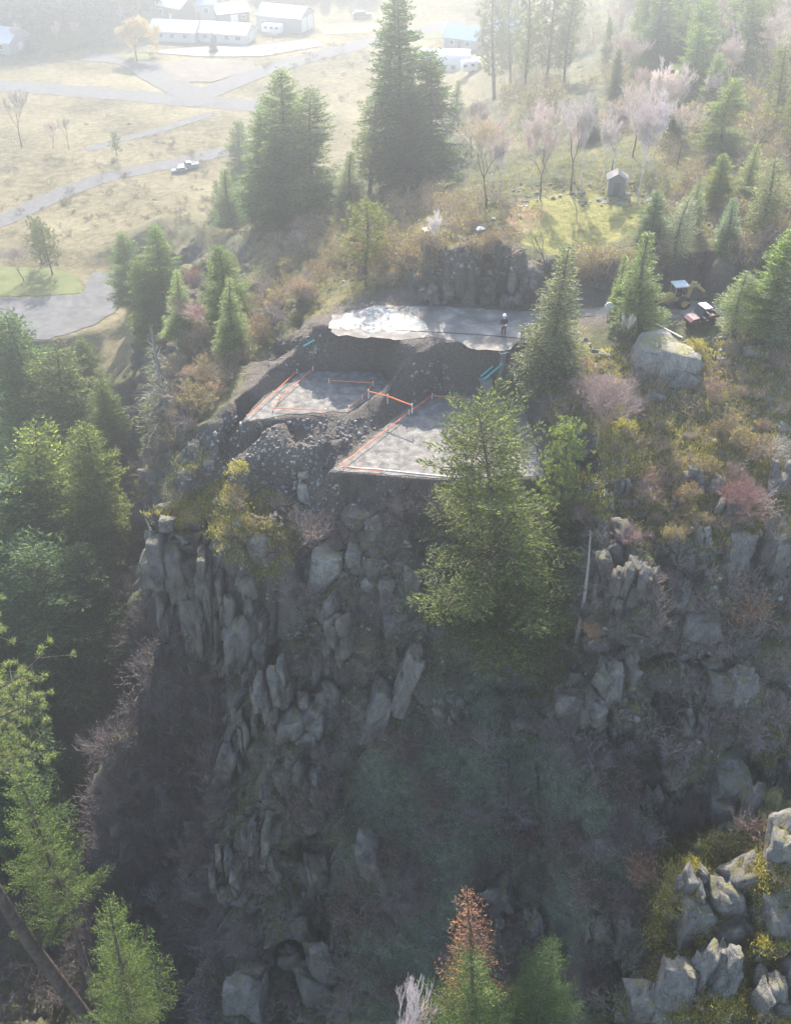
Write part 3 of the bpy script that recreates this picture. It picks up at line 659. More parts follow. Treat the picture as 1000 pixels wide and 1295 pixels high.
# ---------------------------------------------------------------- trees
# gorge on the left: feet hidden in the dark, so given by distance
G1 = 'tall conifers rising from the dark gorge on the left'
for a in [
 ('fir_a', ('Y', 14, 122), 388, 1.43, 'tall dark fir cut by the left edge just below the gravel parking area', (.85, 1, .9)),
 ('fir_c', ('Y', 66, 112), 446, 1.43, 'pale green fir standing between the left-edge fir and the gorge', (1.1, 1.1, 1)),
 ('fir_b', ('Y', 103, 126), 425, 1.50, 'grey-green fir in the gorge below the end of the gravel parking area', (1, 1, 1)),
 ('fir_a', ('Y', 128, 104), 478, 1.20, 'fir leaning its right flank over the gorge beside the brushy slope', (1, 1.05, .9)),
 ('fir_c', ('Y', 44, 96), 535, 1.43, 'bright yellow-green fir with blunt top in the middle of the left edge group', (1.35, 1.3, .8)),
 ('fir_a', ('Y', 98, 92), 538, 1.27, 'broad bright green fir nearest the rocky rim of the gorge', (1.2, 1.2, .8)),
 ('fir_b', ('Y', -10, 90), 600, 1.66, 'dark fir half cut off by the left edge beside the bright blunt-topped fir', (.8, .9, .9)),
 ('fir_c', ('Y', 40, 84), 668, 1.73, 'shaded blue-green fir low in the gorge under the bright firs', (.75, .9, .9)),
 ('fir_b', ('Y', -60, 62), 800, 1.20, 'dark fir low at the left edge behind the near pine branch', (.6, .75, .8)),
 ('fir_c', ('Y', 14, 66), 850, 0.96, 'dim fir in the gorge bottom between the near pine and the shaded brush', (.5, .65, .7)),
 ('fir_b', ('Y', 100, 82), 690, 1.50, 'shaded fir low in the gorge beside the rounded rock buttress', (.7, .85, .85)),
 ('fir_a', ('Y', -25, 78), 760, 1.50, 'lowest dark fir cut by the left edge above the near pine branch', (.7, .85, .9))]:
    tree(a[0], a[1], a[2], a[3], a[4], 'fir tree', tint=tuple(1.25 * c for c in a[5]), group=G1)  # darker tints put gorge shade into the lower firs
G2 = 'trees on the brushy slope left of the footings'
for a in [
 ('fir_b', (172,392), 290, 1.43, 'pale green fir behind the end of the gravel parking area, leftmost of the slope trees'),
 ('fir_a', (208,400), 284, 1.27, 'bushy light green fir in the middle of the slope tree group'),
 ('fir_c', (196,430), 322, 1.34, 'short bushy fir in front of the middle of the slope tree group'),
 ('spruce_a', (232,425), 340, 1.50, 'small fir between the bushy firs and the reddish bare tree'),
 ('fir_b', (292,418), 304, 1.43, 'grey-green fir standing alone right of the reddish bare tree'),
 ('spruce_a', (296,440), 350, 1.50, 'low dark green fir at the foot of the lone grey-green fir')]:
    tree(a[0], a[1], a[2], a[3], a[4], 'fir tree', group=G2, tint=(1.4, 1.45, 1.1))
tree('dead_fir', (216,540), 402, 1.73, 'grey half-bare fir with thin drooping branches in the gorge mouth', 'fir tree', tint=(1.3, 1.25, 1.1), group=G2)
tree('spruce_open', (205,520), 440, 1.94, 'sparse green fir behind the grey half-bare fir', 'fir tree', tint=(1, 1, .9), group=G2)
tree('leafy_tree', (252,400), 345, 1, 'small reddish brown bare tree among the green slope firs', 'bare tree', 'bare_tree', (.9, .6, .6))
tree('bare_a', (262,455), 375, 1.66, 'purple-brown bare tree below the reddish tree on the slope', 'bare tree', 'bare_tree', (.8, .6, .6))
# behind the upper bench
G3 = 'big conifers on the ridge behind the footings'
for a in [
 ('fir_b', (308,272), 150, 1.40, 'narrow dark fir with ragged top at left of the ridge conifer clump', (1.3, 1.4, 1.2)),
 ('fir_a', (338,280), 126, 1.40, 'second fir from the left in the ridge conifer clump', (1.25, 1.35, 1.15)),
 ('fir_a', (372,276), 84, 1.24, 'tallest fir with pointed tip in the middle of the ridge conifer clump', (1.25, 1.35, 1.15)),
 ('fir_c', (402,276), 112, 1.32, 'broad dark fir at right of the ridge conifer clump', (1.25, 1.35, 1.15)),
 ('fir_b', (356,288), 165, 1.55, 'shorter fir in front of the ridge conifer clump', (1.2, 1.3, 1.1)),
 ('spruce_a', (278,288), 228, 1.40, 'small conifer at the foot of the ridge clump, on the side of the valley', (.9, 1, .8)),
 ('spruce_b', (297,290), 213, 2.02, 'thin light conifer beside the left end of the ridge clump', (1, 1.1, .8)),
 ('fir_a', (505,240), -22, 1.12, 'tallest fir of the photo, its tip cut by the top edge', (.85, .95, .9)),
 ('fir_c', (535,238), 62, 1.32, 'dark full fir leaning against the right side of the tallest fir', (.85, .95, .9)),
 ('fir_a', (516,246), 100, 1.32, 'dark skirted fir in front of the tallest fir', (.8, .9, .85))]:
    tree(a[0], a[1], a[2], a[3], a[4], 'fir tree', tint=a[5], group=G3)
tree('pine_b', (470,250), 124, 1.40, 'open crowned pale pine between the dark ridge clump and the tallest fir', 'pine tree', 'pine_tree', (1.2, 1.15, .9))
tree('spruce_b', (447,268), 190, 2.02, 'light green conifer in front of the open crowned pale pine', 'conifer', 'fir_tree', (1.3, 1.3, 1))
tree('pine_round', (463,348), 256, 1.08, 'young light green pine on the brushy slope above the upper bench', 'pine tree', 'pine_tree', (1.2, 1.3, .9))
tree('spruce_b', (578,165), 100, 1.5, 'hazy conifer right of the tallest fir, near the valley edge', 'conifer', 'fir_tree')
# valley
tree('pine_round', (66,348), 284, .8, 'dark round pine on the green lawn by the gravel parking area', 'pine tree', 'pine_tree', (.8, .95, .9))
tree('pine_round', (54,335), 274, .7, 'taller pine just behind the lawn pine', 'pine tree', 'pine_tree', (.8, .95, .9))
tree('bare_a', (31,356), 308, 1.3, 'leaning bare tree on the lawn left of the dark pine', 'bare tree', 'bare_tree', (1.0, .95, .95))
tree('pine_round', (148,196), 167, .8, 'small lone green pine in the dry valley meadow', 'pine tree', 'pine_tree', (1, 1.1, .9))
tree('bare_b', (28,186), 108, .9, 'tall thin bare tree near the left edge of the valley meadow', 'bare tree', 'bare_tree')
tree('bare_a', (68,188), 150, .9, 'small purplish bare tree right of the tall thin one in the meadow', 'bare tree', 'bare_tree', (1, .8, .85))
tree('bare_b', (88,188), 145, .8, 'thin bare tree, rightmost of the three in the valley meadow', 'bare tree', 'bare_tree')
tree('willow', (174,78), 22, 1.15, 'big yellow weeping willow on a round green lawn by the houses', 'willow', 'willow_tree', (1, 1, 1))
for px_, py_, tp_, lb in [(24,66,25,'pinkish bare tree above the white roofed house at left'),(75,60,24,'first pinkish bare tree along the bright yard lawn'),(98,56,22,'second pinkish bare tree along the bright yard lawn'),(155,38,4,'reddish round bare tree behind the willow')]:
    tree('birch', (px_, py_), tp_, 1.2, lb, 'bare tree', 'bare_tree', (1, .85, .85))
tree('fir_c', (40,68), 44, 1.3, 'dark bushy conifer at the left end of the bright yard lawn', 'conifer', 'fir_tree')
tree('spruce_a', (120,40), 8, 1.2, 'hazy green conifer behind the yard lawn', 'conifer', 'fir_tree')
tree('spruce_a', (270,66), 40, 1.5, 'small dark conifer in front of the long white house', 'conifer', 'fir_tree', (.7, .85, .9))
tree('bare_a', (325,32), -6, 1.0, 'dark bare tree between the brown shed and the workshop', 'bare tree', 'bare_tree', (.5, .5, .5))
tree('bare_a', (345,52), 38, 1.6, 'low pinkish bare tree in front of the workshop', 'bare tree', 'bare_tree')
# garden trees round the sunny lawn
tree('bare_a', (614,262), 130, .95, 'spreading bare tree with ochre bark left of the sunny lawn', 'bare tree', 'bare_tree', (1.1, 1, .75))
tree('birch', (632,255), 150, .8, 'slim bare tree between the ochre bare tree and the lawn', 'bare tree', 'bare_tree')
tree('bare_b', (683,252), 152, .9, 'dark stemmed bare tree on the left edge of the sunny lawn', 'bare tree', 'bare_tree', (.9, .8, .8))
tree('bare_b', (722,243), 118, .9, 'dark leaning bare tree beside the twin pale birch', 'bare tree', 'bare_tree')
tree('birch_b', (733,245), 108, .85, 'pale birch with white stem at the back of the sunny lawn', 'birch tree', 'birch_tree')
tree('birch', (758,240), 130, .8, 'shorter pale birch between the white stemmed birch and the plank shed', 'birch tree', 'birch_tree')
tree('birch', (804,258), 98, .95, 'largest pale birch with wide airy crown right of the plank shed', 'birch tree', 'birch_tree', (1.1, 1.05, 1.05))
tree('birch_b', (826,215), 110, .9, 'pinkish birch behind the largest pale birch', 'birch tree', 'birch_tree')
tree('leafy_tree', (690,352), 262, .9, 'orange-leaved small tree at the foot of the sunny lawn', 'leafy tree', 'leafy_tree', (1.5, 1.3, 1.1))
tree('birch_b', (548,330), 262, .8, 'ghostly white bare tree on the rock garden above the driveway', 'bare tree', 'bare_tree', (1.2, 1.2, 1.2))
tree('bare_b', (786,450), 392, .5, 'thin white-stemmed sapling in front of the driveway', 'sapling', 'bare_tree', (1.3, 1.3, 1.3))
# conifers round the driveway on the right
for a in [
 ('spruce_a', (694,482), 306, 1.42, 'broad grey-green spruce in front of the driveway bend', (1.1, 1.1, 1.05)),
 ('spruce_b', (810,420), 292, 1.65, 'tall pointed green spruce left of the yellow backhoe', (1.0, 1.15, .75)),
 ('spruce_b', (776,400), 322, 1.20, 'thin short spruce left of the tall pointed green one', (1.1, 1.15, .8)),
 ('fir_b', (818,318), 240, 1.50, 'bluish spruce above the backhoe, left one of two', (.85, 1, 1)),
 ('spruce_c', (852,330), 246, 1.88, 'wide silver spruce with feathery branches above the backhoe', (1.15, 1.1, 1.15)),
 ('spruce_c', (927,418), 340, 1.95, 'small round topped spruce right of the red utility vehicle', (1.2, 1.25, .9)),
 ('fir_b', (966,425), 288, 1.50, 'large yellow-green spruce near the right edge of the driveway', (1.25, 1.25, .9)),
 ('spruce_c', (990,450), 318, 2.10, 'grey spruce cut by the right edge beside the large yellow-green one', (1.1, 1.15, 1.1)),
 ('fir_b', (903,262), 192, 1.80, 'lit yellow-green spruce on the slope above the driveway', (1.4, 1.4, .8)),
 ('spruce_c', (878,290), 228, 1.50, 'small dark spruce on the garden slope below the lit one', (.8, .95, .8)),
 ('spruce_b', (917,320), 250, 1.95, 'grey spruce on the garden slope above the driveway end', (.95, 1.05, 1.05)),
 ('spruce_a', (938,262), 180, 1.65, 'dense green spruce right of the lit yellow-green spruce', (1.15, 1.2, .8)),
 ('spruce_c', (958,300), 200, 1.95, 'slender spruce on the garden slope near the right edge', (1.1, 1.15, .8)),
 ('pine_b', (974,170), 56, 1.35, 'tall hazy pine near the right edge above the garden slope', (1, 1, .9)),
 ('pine_a', (996,200), 90, 1.35, 'pine cut off by the right edge behind the tall hazy pine', (1, 1, .9)),
 ('fir_c', (912,196), 98, 1.65, 'wide soft green fir at the back of the garden slope', (1.3, 1.3, .9)),
 ('fir_a', (868,140), 26, 1.20, 'pointed green fir in the glare above the wide soft green fir', (1.2, 1.3, 1)),
 ('fir_b', (892,150), 66, 1.35, 'shorter green fir in the glare right of the pointed one', (1.2, 1.3, 1)),
 ('fir_c', (700,150), 128, 1.50, 'low dark conifer behind the birches', (.7, .8, .9)),
 ('spruce_a', (745,180), 120, 1.65, 'dark conifer behind the white stemmed birch', (.8, .9, .9)),
 ('fir_b', (850,180), 120, 1.50, 'blue-green conifer in the shade beyond the largest birch', (.7, .9, .9))]:
    tree(a[0], a[1], a[2], a[3], a[4], 'pine tree' if 'pine' in a[0] else 'conifer', name='pine_tree' if 'pine' in a[0] else 'spruce_tree', tint=tuple(1.2 * c for c in a[5]), group='conifers round the driveway and garden')
FARL = ['leaning hazy pine nearest the white quonset building', 'hazy pine right behind the leaning pine', 'third hazy pine from the left above the birches', 'tall bare-trunked hazy pine above the birches',
        'hazy pine with dark lower trunk above the birches', 'pale hazy pine cut by the top edge, left of the brown hill', 'small hazy fir on the brown hillside', 'hazy fir halfway up the brown hillside',
        'hazy fir beside the brown hillside brush', 'fir on the brown hillside below the glare', 'faint fir near the top right corner', 'faint pine at the top edge right of centre']
for k, (bx, by, tp_, ky) in enumerate([(622,128,-45,'pine_b'),(642,108,-25,'pine_a'),(664,118,-40,'pine_b'),(688,112,-40,'pine_a'),(712,108,-20,'pine_b'),(724,60,-50,'pine_a'),(765,85,20,'fir_b'),(800,70,-10,'fir_c'),(775,130,60,'fir_a'),(835,110,40,'fir_b'),(965,60,-10,'fir_c'),(880,50,-40,'pine_a')]):
    tree(ky, (bx, by), tp_, .9, FARL[k], 'pine tree' if 'pine' in ky else 'fir tree', 'pine_tree' if 'pine' in ky else 'fir_tree', group='hazy conifers on the far hillside')
TS = random.Random(77)
def tree_scatter(poly, n, keys, h0, h1, wf, label, cat, name, tint, group):
    for _ in range(n):
        while True:
            px, py = TS.uniform(min(p[0] for p in poly), max(p[0] for p in poly)), TS.uniform(min(p[1] for p in poly), max(p[1] for p in poly))
            if poly_sd(np.array([px]), np.array([py]), poly)[0] < 0: break
        loc, _n = hit(px, py)
        if loc is None: continue
        key = TS.choice(keys); s_ = TS.uniform(h0, h1) / PROTO[key][0]; v = TS.uniform(.85, 1.2)
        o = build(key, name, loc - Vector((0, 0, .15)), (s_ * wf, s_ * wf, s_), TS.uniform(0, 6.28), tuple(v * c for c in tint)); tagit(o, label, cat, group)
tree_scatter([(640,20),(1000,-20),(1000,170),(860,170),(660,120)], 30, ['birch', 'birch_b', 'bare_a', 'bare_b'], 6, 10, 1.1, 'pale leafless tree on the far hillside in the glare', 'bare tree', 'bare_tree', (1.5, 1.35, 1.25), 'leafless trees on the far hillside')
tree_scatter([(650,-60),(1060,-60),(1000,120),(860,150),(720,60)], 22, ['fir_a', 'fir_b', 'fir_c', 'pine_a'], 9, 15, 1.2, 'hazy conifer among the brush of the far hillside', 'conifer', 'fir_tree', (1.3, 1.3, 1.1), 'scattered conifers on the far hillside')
tree_scatter([(560,200),(680,170),(850,170),(860,215),(700,235),(580,250)], 16, ['birch', 'birch_b', 'bare_b'], 6, 10, 1.0, 'pale leafless tree behind the sunny lawn', 'bare tree', 'bare_tree', (1.5, 1.4, 1.3), 'leafless trees behind the sunny lawn')
# on the cliff and in front
tree('big_fir', (664,812), 506, 1.12, 'large sunlit fir with ragged spreading crown on the cliff below the footings', 'fir tree', rz=0, tint=(1.3, 1.3, 1.1))
tree('pine_a', (700,690), 524, .85, 'rounded yellow-green pine just behind the large cliff fir', 'pine tree', 'pine_tree', (1.15, 1.25, 1.0))
tree('snag', (728,815), 660, 1.1, 'bare mossy trunk with dead side branches right of the large cliff fir', 'dead tree', 'dead_tree', (.5, .5, .36), lean=-.04)
tree('pine_big', ('Y', -95, 38), 770, 1.0, 'near pine with clumped pale needles reaching in from the left edge', 'pine tree', 'pine_tree', (1.45, 1.55, 1.75), rz=0)
tree('edge_fir', ('Y', 4, 38), 968, .72, 'near sunlit fir at the lower left edge with visible sloping trunk', 'fir tree', tint=(1.1, 1.15, .95), rz=1)
tree('edge_fir', ('Y', 98, 31), 1115, .72, 'nearest sunlit fir in the bottom left corner', 'fir tree', tint=(1.15, 1.22, .95), rz=4)
tree('rust_top', ('Y', 604, 29), 1132, 1.05, 'dying fir with rust-red top at the bottom centre', 'fir tree', tint=(1.35, .88, .8))
tree('edge_fir', ('Y', 636, 27), 1212, 1.3, 'green fir at the bottom edge under the rust-red top', 'fir tree', tint=(1.15, 1.3, .95), rz=2)
tree('edge_fir', ('Y', 700, 29), 1180, 1.1, 'dark green fir right of the rust-red topped tree', 'fir tree', tint=(.75, .95, .75), rz=5)
tree('birch', ('Y', 497, 27), 1240, .34, 'bare white treetop poking up at the bottom edge', 'dead tree', 'dead_tree', (1.3, 1.3, 1.35))

# ---------------------------------------------------------------- shrubs placed one by one
SR = random.Random(9)
def shrub(key, px, py, size, label, tint=(1, 1, 1), group=None, cat='shrub', name='shrub', hgt=1):
    loc, n_ = hit(px, py)
    if loc is None: return
    H, _ = PROTO[key]; s = size / H
    o = build(key, name, loc - Vector((0, 0, .06 * size)), (s, s, s * hgt), SR.uniform(0, 6.28), tint, single=True)
    return tagit(o, label, cat, group)
for a in [
 ('dense', 396, 690, 4.3, 'large pinkish bare shrub standing in the sun below the left footing', (1.45, 1.2, 1.1)),
 ('dense', 428, 694, 2.0, 'small pinkish shrub at the right foot of the large pinkish one', (1.5, 1.1, 1.1)),
 ('dense', 505, 655, 2.6, 'pale pink shrub under the near edge of the right footing', (1.5, 1.25, 1.25)),
 ('dense', 548, 648, 3.2, 'taller pale pink shrub between the right footing and the large fir', (1.5, 1.2, 1.2)),
 ('dense', 765, 535, 4.2, 'wide pale pink shrub below the big pale boulder', (1.5, 1.25, 1.25)),
 ('twig_b', 735, 505, 2.6, 'greyish shrub left of the wide pale pink one', (1.2, 1.1, 1.1)),
 ('dense', 930, 655, 3.6, 'crimson bare shrub on the sunlit columns at right', (1.25, .8, .8)),
 ('twig_pale', 975, 590, 3.4, 'white branching shrub near the right edge', (1.3, 1.25, 1.2)),
 ('twig_pale', 765, 690, 2.2, 'pale dead shrub on the ledge right of the large fir', (1.2, 1.15, 1.1)),
 ('rusty', 945, 785, 2.9, 'orange leafed shrub on the right hand slope', (1.5, 1.15, .8)),
 ('rusty', 745, 805, 1.6, 'small orange shrub at the foot of the dead trunk', (1.5, 1.1, .9)),
 ('twig_c', 945, 1062, 3.0, 'red bare shrub sprouting on the sunlit rock at lower right', (1.3, .85, .8)),
 ('rusty', 810, 1110, 2.4, 'rusty orange shrub in the shade at lower right', (1.4, 1, .8)),
 ('rusty', 800, 1155, 2.0, 'smaller dull rusty shrub just below the rusty orange one', (.9, .7, .6)),
 ('rusty', 615, 372, 1.6, 'round brown shrub on the rock bluff above the driveway', (.8, .7, .7)),
 ('rusty', 618, 312, 1.6, 'round clipped brown shrub on top of the rock bluff', (.8, .7, .6)),
 ('twig_pale', 470, 855, 3.0, 'tan dry shrub hanging on the middle of the cliff', (1.2, 1.0, .8)),
 ('rusty', 487, 790, 1.8, 'reddish shrub on the cliff above the tan dry one', (1.2, .8, .8)),
 ('twig_pale', 875, 722, 2.6, 'grey dead shrub lying over the right hand ledge', (1.1, 1, 1)),
 ('twig_a', 800, 690, 2.4, 'pinkish shrub on the ledge between the rock columns and the dead trunk', (1.4, 1, 1)),
 ('twig_pale', 200, 1140, 2.6, 'white dead shrub in the dark foot of the gorge', (1.2, 1.2, 1.2)),
 ('rusty', 145, 900, 3.2, 'faint russet shrub catching light in the dark gorge', (1.0, .75, .7)),
 ('leafy', 305, 600, 1.4, 'yellow-green shrub on the rubble below the left footing', (1.7, 1.7, .9)),
 ('leafy', 685, 432, 1.6, 'yellow leafed shrub at the foot of the grey-green spruce', (1.9, 1.7, .7)),
 ('leafy', 660, 462, 1.0, 'small yellow-green shrub beside the grey metal chute', (1.6, 1.8, .8)),
 ('leafy', 877, 450, 1.6, 'yellow-green shrub on the rocks under the red utility vehicle', (1.8, 1.8, .8)),
 ('leafy', 790, 545, 1.4, 'bright yellow-green bush below the pale pink shrub on the right slope', (1.9, 1.9, .8))]:
    shrub(*a)
def poly_pick(poly, r):
    xs_, ys_ = [p[0] for p in poly], [p[1] for p in poly]
    while True:
        x, y = r.uniform(min(xs_), max(xs_)), r.uniform(min(ys_), max(ys_))
        if poly_sd(np.array([x]), np.array([y]), poly)[0] < 0: return x, y
def clear_of_pads(p, m=.4):
    a, b = np.array([p.x]), np.array([p.y])
    return min(poly_sd(a, b, UP)[0], poly_sd(a, b, LP)[0], poly_sd(a, b, RP)[0]) > m
def scatter(poly, n, kinds, s0, s1, label, group, tint=(1, 1, 1), tv=.25, hgt=1, cat='shrub', name='shrub'):
    k = 0
    while k < n:
        px, py = poly_pick(poly, SR); loc, _n = hit(px, py); k += 1
        if loc is None or not clear_of_pads(loc): continue
        v = 1 + SR.uniform(-tv, tv)
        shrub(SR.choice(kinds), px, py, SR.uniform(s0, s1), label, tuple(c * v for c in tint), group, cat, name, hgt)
scatter([(280,850),(290,1290),(200,1290),(90,1200),(130,800),(170,760),(240,840)], 52, ['twig_a', 'twig_b', 'twig_c'], 2.2, 4.5, 'dark purplish bare shrub in the shaded gorge left of the cliff', 'bare shrubs filling the shaded gorge', (.36, .32, .34))  # tint darkened to put the gorge shade into the twigs
scatter([(300,420),(340,330),(330,300),(440,270),(470,330),(400,380),(340,420),(230,560),(180,600),(190,480),(250,400)], 50, ['twig_a', 'twig_b', 'rusty', 'twig_c'], 1.3, 3.0, 'pinkish brown shrub on the brushy slope left of the upper bench', 'shrubs on the brushy slope left of the bench', (1.02, .9, .86))
scatter([(690,470),(1000,440),(1000,700),(760,700),(700,600)], 50, ['twig_a', 'twig_b', 'twig_c', 'leafy', 'rusty'], .9, 2.4, 'mauve bare shrub among the sunlit rocks right of the footings', 'shrubs among the sunlit rocks on the right', (1.1, .96, .94))
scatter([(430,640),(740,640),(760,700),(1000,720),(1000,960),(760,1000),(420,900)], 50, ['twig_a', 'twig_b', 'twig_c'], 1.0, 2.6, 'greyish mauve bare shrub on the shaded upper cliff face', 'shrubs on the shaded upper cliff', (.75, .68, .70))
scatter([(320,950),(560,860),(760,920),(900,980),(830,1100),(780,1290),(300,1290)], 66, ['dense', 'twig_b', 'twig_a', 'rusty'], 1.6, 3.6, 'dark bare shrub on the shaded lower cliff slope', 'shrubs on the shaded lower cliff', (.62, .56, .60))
LITE = []
for k_ in range(6):
    a_, b_, l_ = bare_geo(200 + k_, H=1.0, depth=3, kids=2, spread=.7, r0=.016, minr=.006, first=.5, upr=.25, stems=6, wig=.22, leaf=3, leafsize=.07)
    LITE.append((join([g for g in (a_, b_) if g is not None]), l_))
def brush(name, polys, s0, s1, label, tint, leafmat=None, hgt=1.0):
    """undergrowth nobody could count, one mesh"""
    ps, ls = [], []
    for poly, n in polys:
        for _ in range(n):
            px, py = poly_pick(poly, SR); loc, n_ = hit(px, py)
            if loc is None or not clear_of_pads(loc): continue
            w_, l_ = LITE[SR.randrange(6)]; sc_ = SR.uniform(s0, s1); a = SR.uniform(0, 6.28)
            Rm = np.array(Matrix.Rotation(a, 3, 'Z')).T * np.array([1, 1, hgt])
            ps.append((w_[0] @ Rm * sc_ + np.array(loc) - [0, 0, .05 * sc_], w_[1]))
            if leafmat: ls.append((l_[0] @ Rm * sc_ + np.array(loc), l_[1]))
    V, F = join(ps); nf = len(F); me_mats = [M['twig']]
    if leafmat:
        V2, F2 = join(ls); F = np.concatenate([F, F2 + len(V)]); V = np.concatenate([V, V2]); me_mats.append(M[leafmat])
    me = mesh_from(name, V, F, me_mats)
    if leafmat: me.polygons.foreach_set('material_index', np.concatenate([np.zeros(nf, np.int32), np.ones(len(F) - nf, np.int32)]))
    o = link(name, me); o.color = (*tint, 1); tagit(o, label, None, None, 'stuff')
brush('hillside_brush', [([(620,0),(1000,0),(1000,180),(840,190),(720,150),(640,160)], 330)], 1.6, 4.0, 'hazy brown brush covering the far hillside', (1.0, .88, .8), 'shrubleaf')
brush('meadow_bushes', [([(0,225),(300,150),(270,260),(140,290),(0,320)], 70), ([(320,60),(480,50),(480,130),(360,140)], 45), ([(150,270),(290,240),(330,300),(200,340)], 60)], .9, 2.6, 'low dull bushes in the dry meadow', (.8, .75, .65), 'shrubleaf', .6)
brush('garden_brush', [([(440,280),(650,250),(650,320),(560,340),(480,370),(430,340)], 110), ([(300,275),(560,235),(560,270),(430,300),(330,310)], 70), ([(700,330),(1000,300),(1000,370),(840,345),(720,365)], 60), ([(840,190),(1000,180),(1000,300),(850,300),(820,270)], 80)], 1.0, 2.6, 'pale tangled brush behind the driveway and round the garden', (1.1, .95, .92), 'shrubleaf')
brush('gorge_brush', [([(280,850),(290,1290),(200,1290),(90,1200),(130,800),(170,760),(240,840)], 420), ([(120,600),(220,560),(180,640),(160,760),(120,760)], 40), ([(-20,820),(140,800),(130,1290),(-20,1290)], 150)], 1.6, 3.8, 'dark tangled brush in the bottom of the gorge', (.36, .33, .35))  # dark tint carries the gorge's shade in the brush colour
brush('slope_brush', [([(300,420),(340,330),(330,300),(440,270),(470,330),(400,380),(340,420),(230,560),(180,600),(190,480),(250,400)], 150)], .9, 2.2, 'pinkish brown brush on the slope left of the bench', (1.0, .9, .85), 'shrubleaf')
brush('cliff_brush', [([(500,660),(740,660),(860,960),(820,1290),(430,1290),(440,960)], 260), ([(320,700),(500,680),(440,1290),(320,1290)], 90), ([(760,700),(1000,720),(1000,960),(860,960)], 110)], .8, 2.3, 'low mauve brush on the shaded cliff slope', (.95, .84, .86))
brush('sunny_brush', [([(690,470),(1000,440),(1000,700),(760,700),(700,600)], 160), ([(840,1080),(1000,1050),(1000,1290),(820,1290)], 60), ([(170,640),(240,610),(370,640),(350,720),(280,680)], 26)], .6, 1.5, 'dry brush among the sunlit rocks', (1.15, 1.0, .9), 'shrubleaf')

# ---------------------------------------------------------------- rocks
def m_rock():
    m, nt, b = new_mat('basalt', .9, .25); mp = node(nt, 'ShaderNodeMapping'); mp.inputs['Scale'].default_value = (1, 1, .5); nt.links.new(pos(nt), mp.inputs[0])
    c, hh = rock_colour(nt, mp.outputs[0], 1.3); geo = node(nt, 'ShaderNodeNewGeometry'); sep = node(nt, 'ShaderNodeSeparateXYZ'); nt.links.new(geo.outputs['Normal'], sep.inputs[0])
    mo = maths(nt, 'ADD', sep.outputs[2], maths(nt, 'MULTIPLY', maths(nt, 'SUBTRACT', ntex(nt, 1.4, 5, .7, pos(nt)), .5), 2.6))
    c = mixc(nt, maths(nt, 'MULTIPLY', mapr(nt, mo, .75, 1.25), .8), c, ramp(nt, ntex(nt, 5, 4, .7, pos(nt)), [(.35, (.10, .10, .035)), (.65, (.28, .25, .09))]))
    oi = node(nt, 'ShaderNodeObjectInfo'); c = mixc(nt, 1, c, oi.outputs['Color'], 'MULTIPLY'); nt.links.new(c, b.inputs['Base Color']); bump(nt, b, hh, .9, .12); return m
M['rock'] = m_rock()
def hull_geo(r, dims=(1, 1, 1), n=16, sub=2, rough=.06):
    bm = bmesh.new()
    cs = [Vector((a * r.uniform(.42, .72), b * r.uniform(.42, .72), c * r.uniform(.42, .72))) for a in (-1, 1) for b in (-1, 1) for c in (-1, 1)]
    for c in cs[:]:
        if r.random() < .45: cs.remove(c); cs += [Vector((c.x * r.uniform(.2, .7), c.y, c.z)), Vector((c.x, c.y * r.uniform(.2, .7), c.z)), Vector((c.x, c.y, c.z * r.uniform(.2, .8)))]
    for v in cs: bm.verts.new((v.x * dims[0], v.y * dims[1], v.z * dims[2]))
    bmesh.ops.convex_hull(bm, input=bm.verts[:]); bmesh.ops.delete(bm, geom=[v for v in bm.verts if not v.link_faces], context='VERTS')
    bmesh.ops.subdivide_edges(bm, edges=bm.edges[:], cuts=sub, use_grid_fill=True); bmesh.ops.triangulate(bm, faces=bm.faces[:])
    V = np.array([v.co[:] for v in bm.verts]); F = np.array([[v.index for v in f.verts] for f in bm.faces]); bm.free()
    sd = r.randint(0, 999); nrm_ = V / (np.linalg.norm(V, axis=1)[:, None] + 1e-9); sc0 = 1.0 / max(.3, min(dims)); _f1, eg, ci, cgv = voro(V * 1.9 * sc0 * .6, sd % 50)
    if sub: V = V + nrm_ * ((fbm(V * 2.3, 3, sd) * rough * 2.2) + min(dims) * ((ci - .5) * .20 - .07 * (1 - sstep(0, .12, eg)) + .06 * fbm(V * 7 * sc0, 3, sd + 5)))[:, None]
    return V, F
RR = random.Random(3)
def rot3(V, ax, ay, az):
    return V @ np.array(Matrix.Rotation(az, 3, 'Z') @ Matrix.Rotation(ay, 3, 'Y') @ Matrix.Rotation(ax, 3, 'X')).T
BOULD = [mesh_from('rock', *hull_geo(RR, (1, 1, .8), 10, 5, .035), [M['rock']]) for _ in range(10)]
COLM = []
for k in range(8):   # fractured masses of jointed blocks
    ps = []; lx, ly = RR.uniform(-.12, .12), RR.uniform(-.2, .2)
    for j in range(RR.randint(12, 20)):
        V, F = hull_geo(RR, (RR.uniform(.22, .42), RR.uniform(.25, .45), RR.uniform(.25, .6)), 11, 4, .03)
        V = rot3(V, lx + RR.uniform(-.12, .12), ly + RR.uniform(-.12, .12), RR.uniform(-.4, .4)) + np.array([RR.uniform(-.75, .75), RR.uniform(-.2, .3), RR.uniform(-.7, .55)]); ps.append((V, F))
    COLM.append(mesh_from('rock_outcrop', *join(ps), [M['rock']]))
SLAB = [mesh_from('rock', *hull_geo(RR, (.62, .5, .95), 11, 6, .03), [M['rock']]) for _ in range(4)]
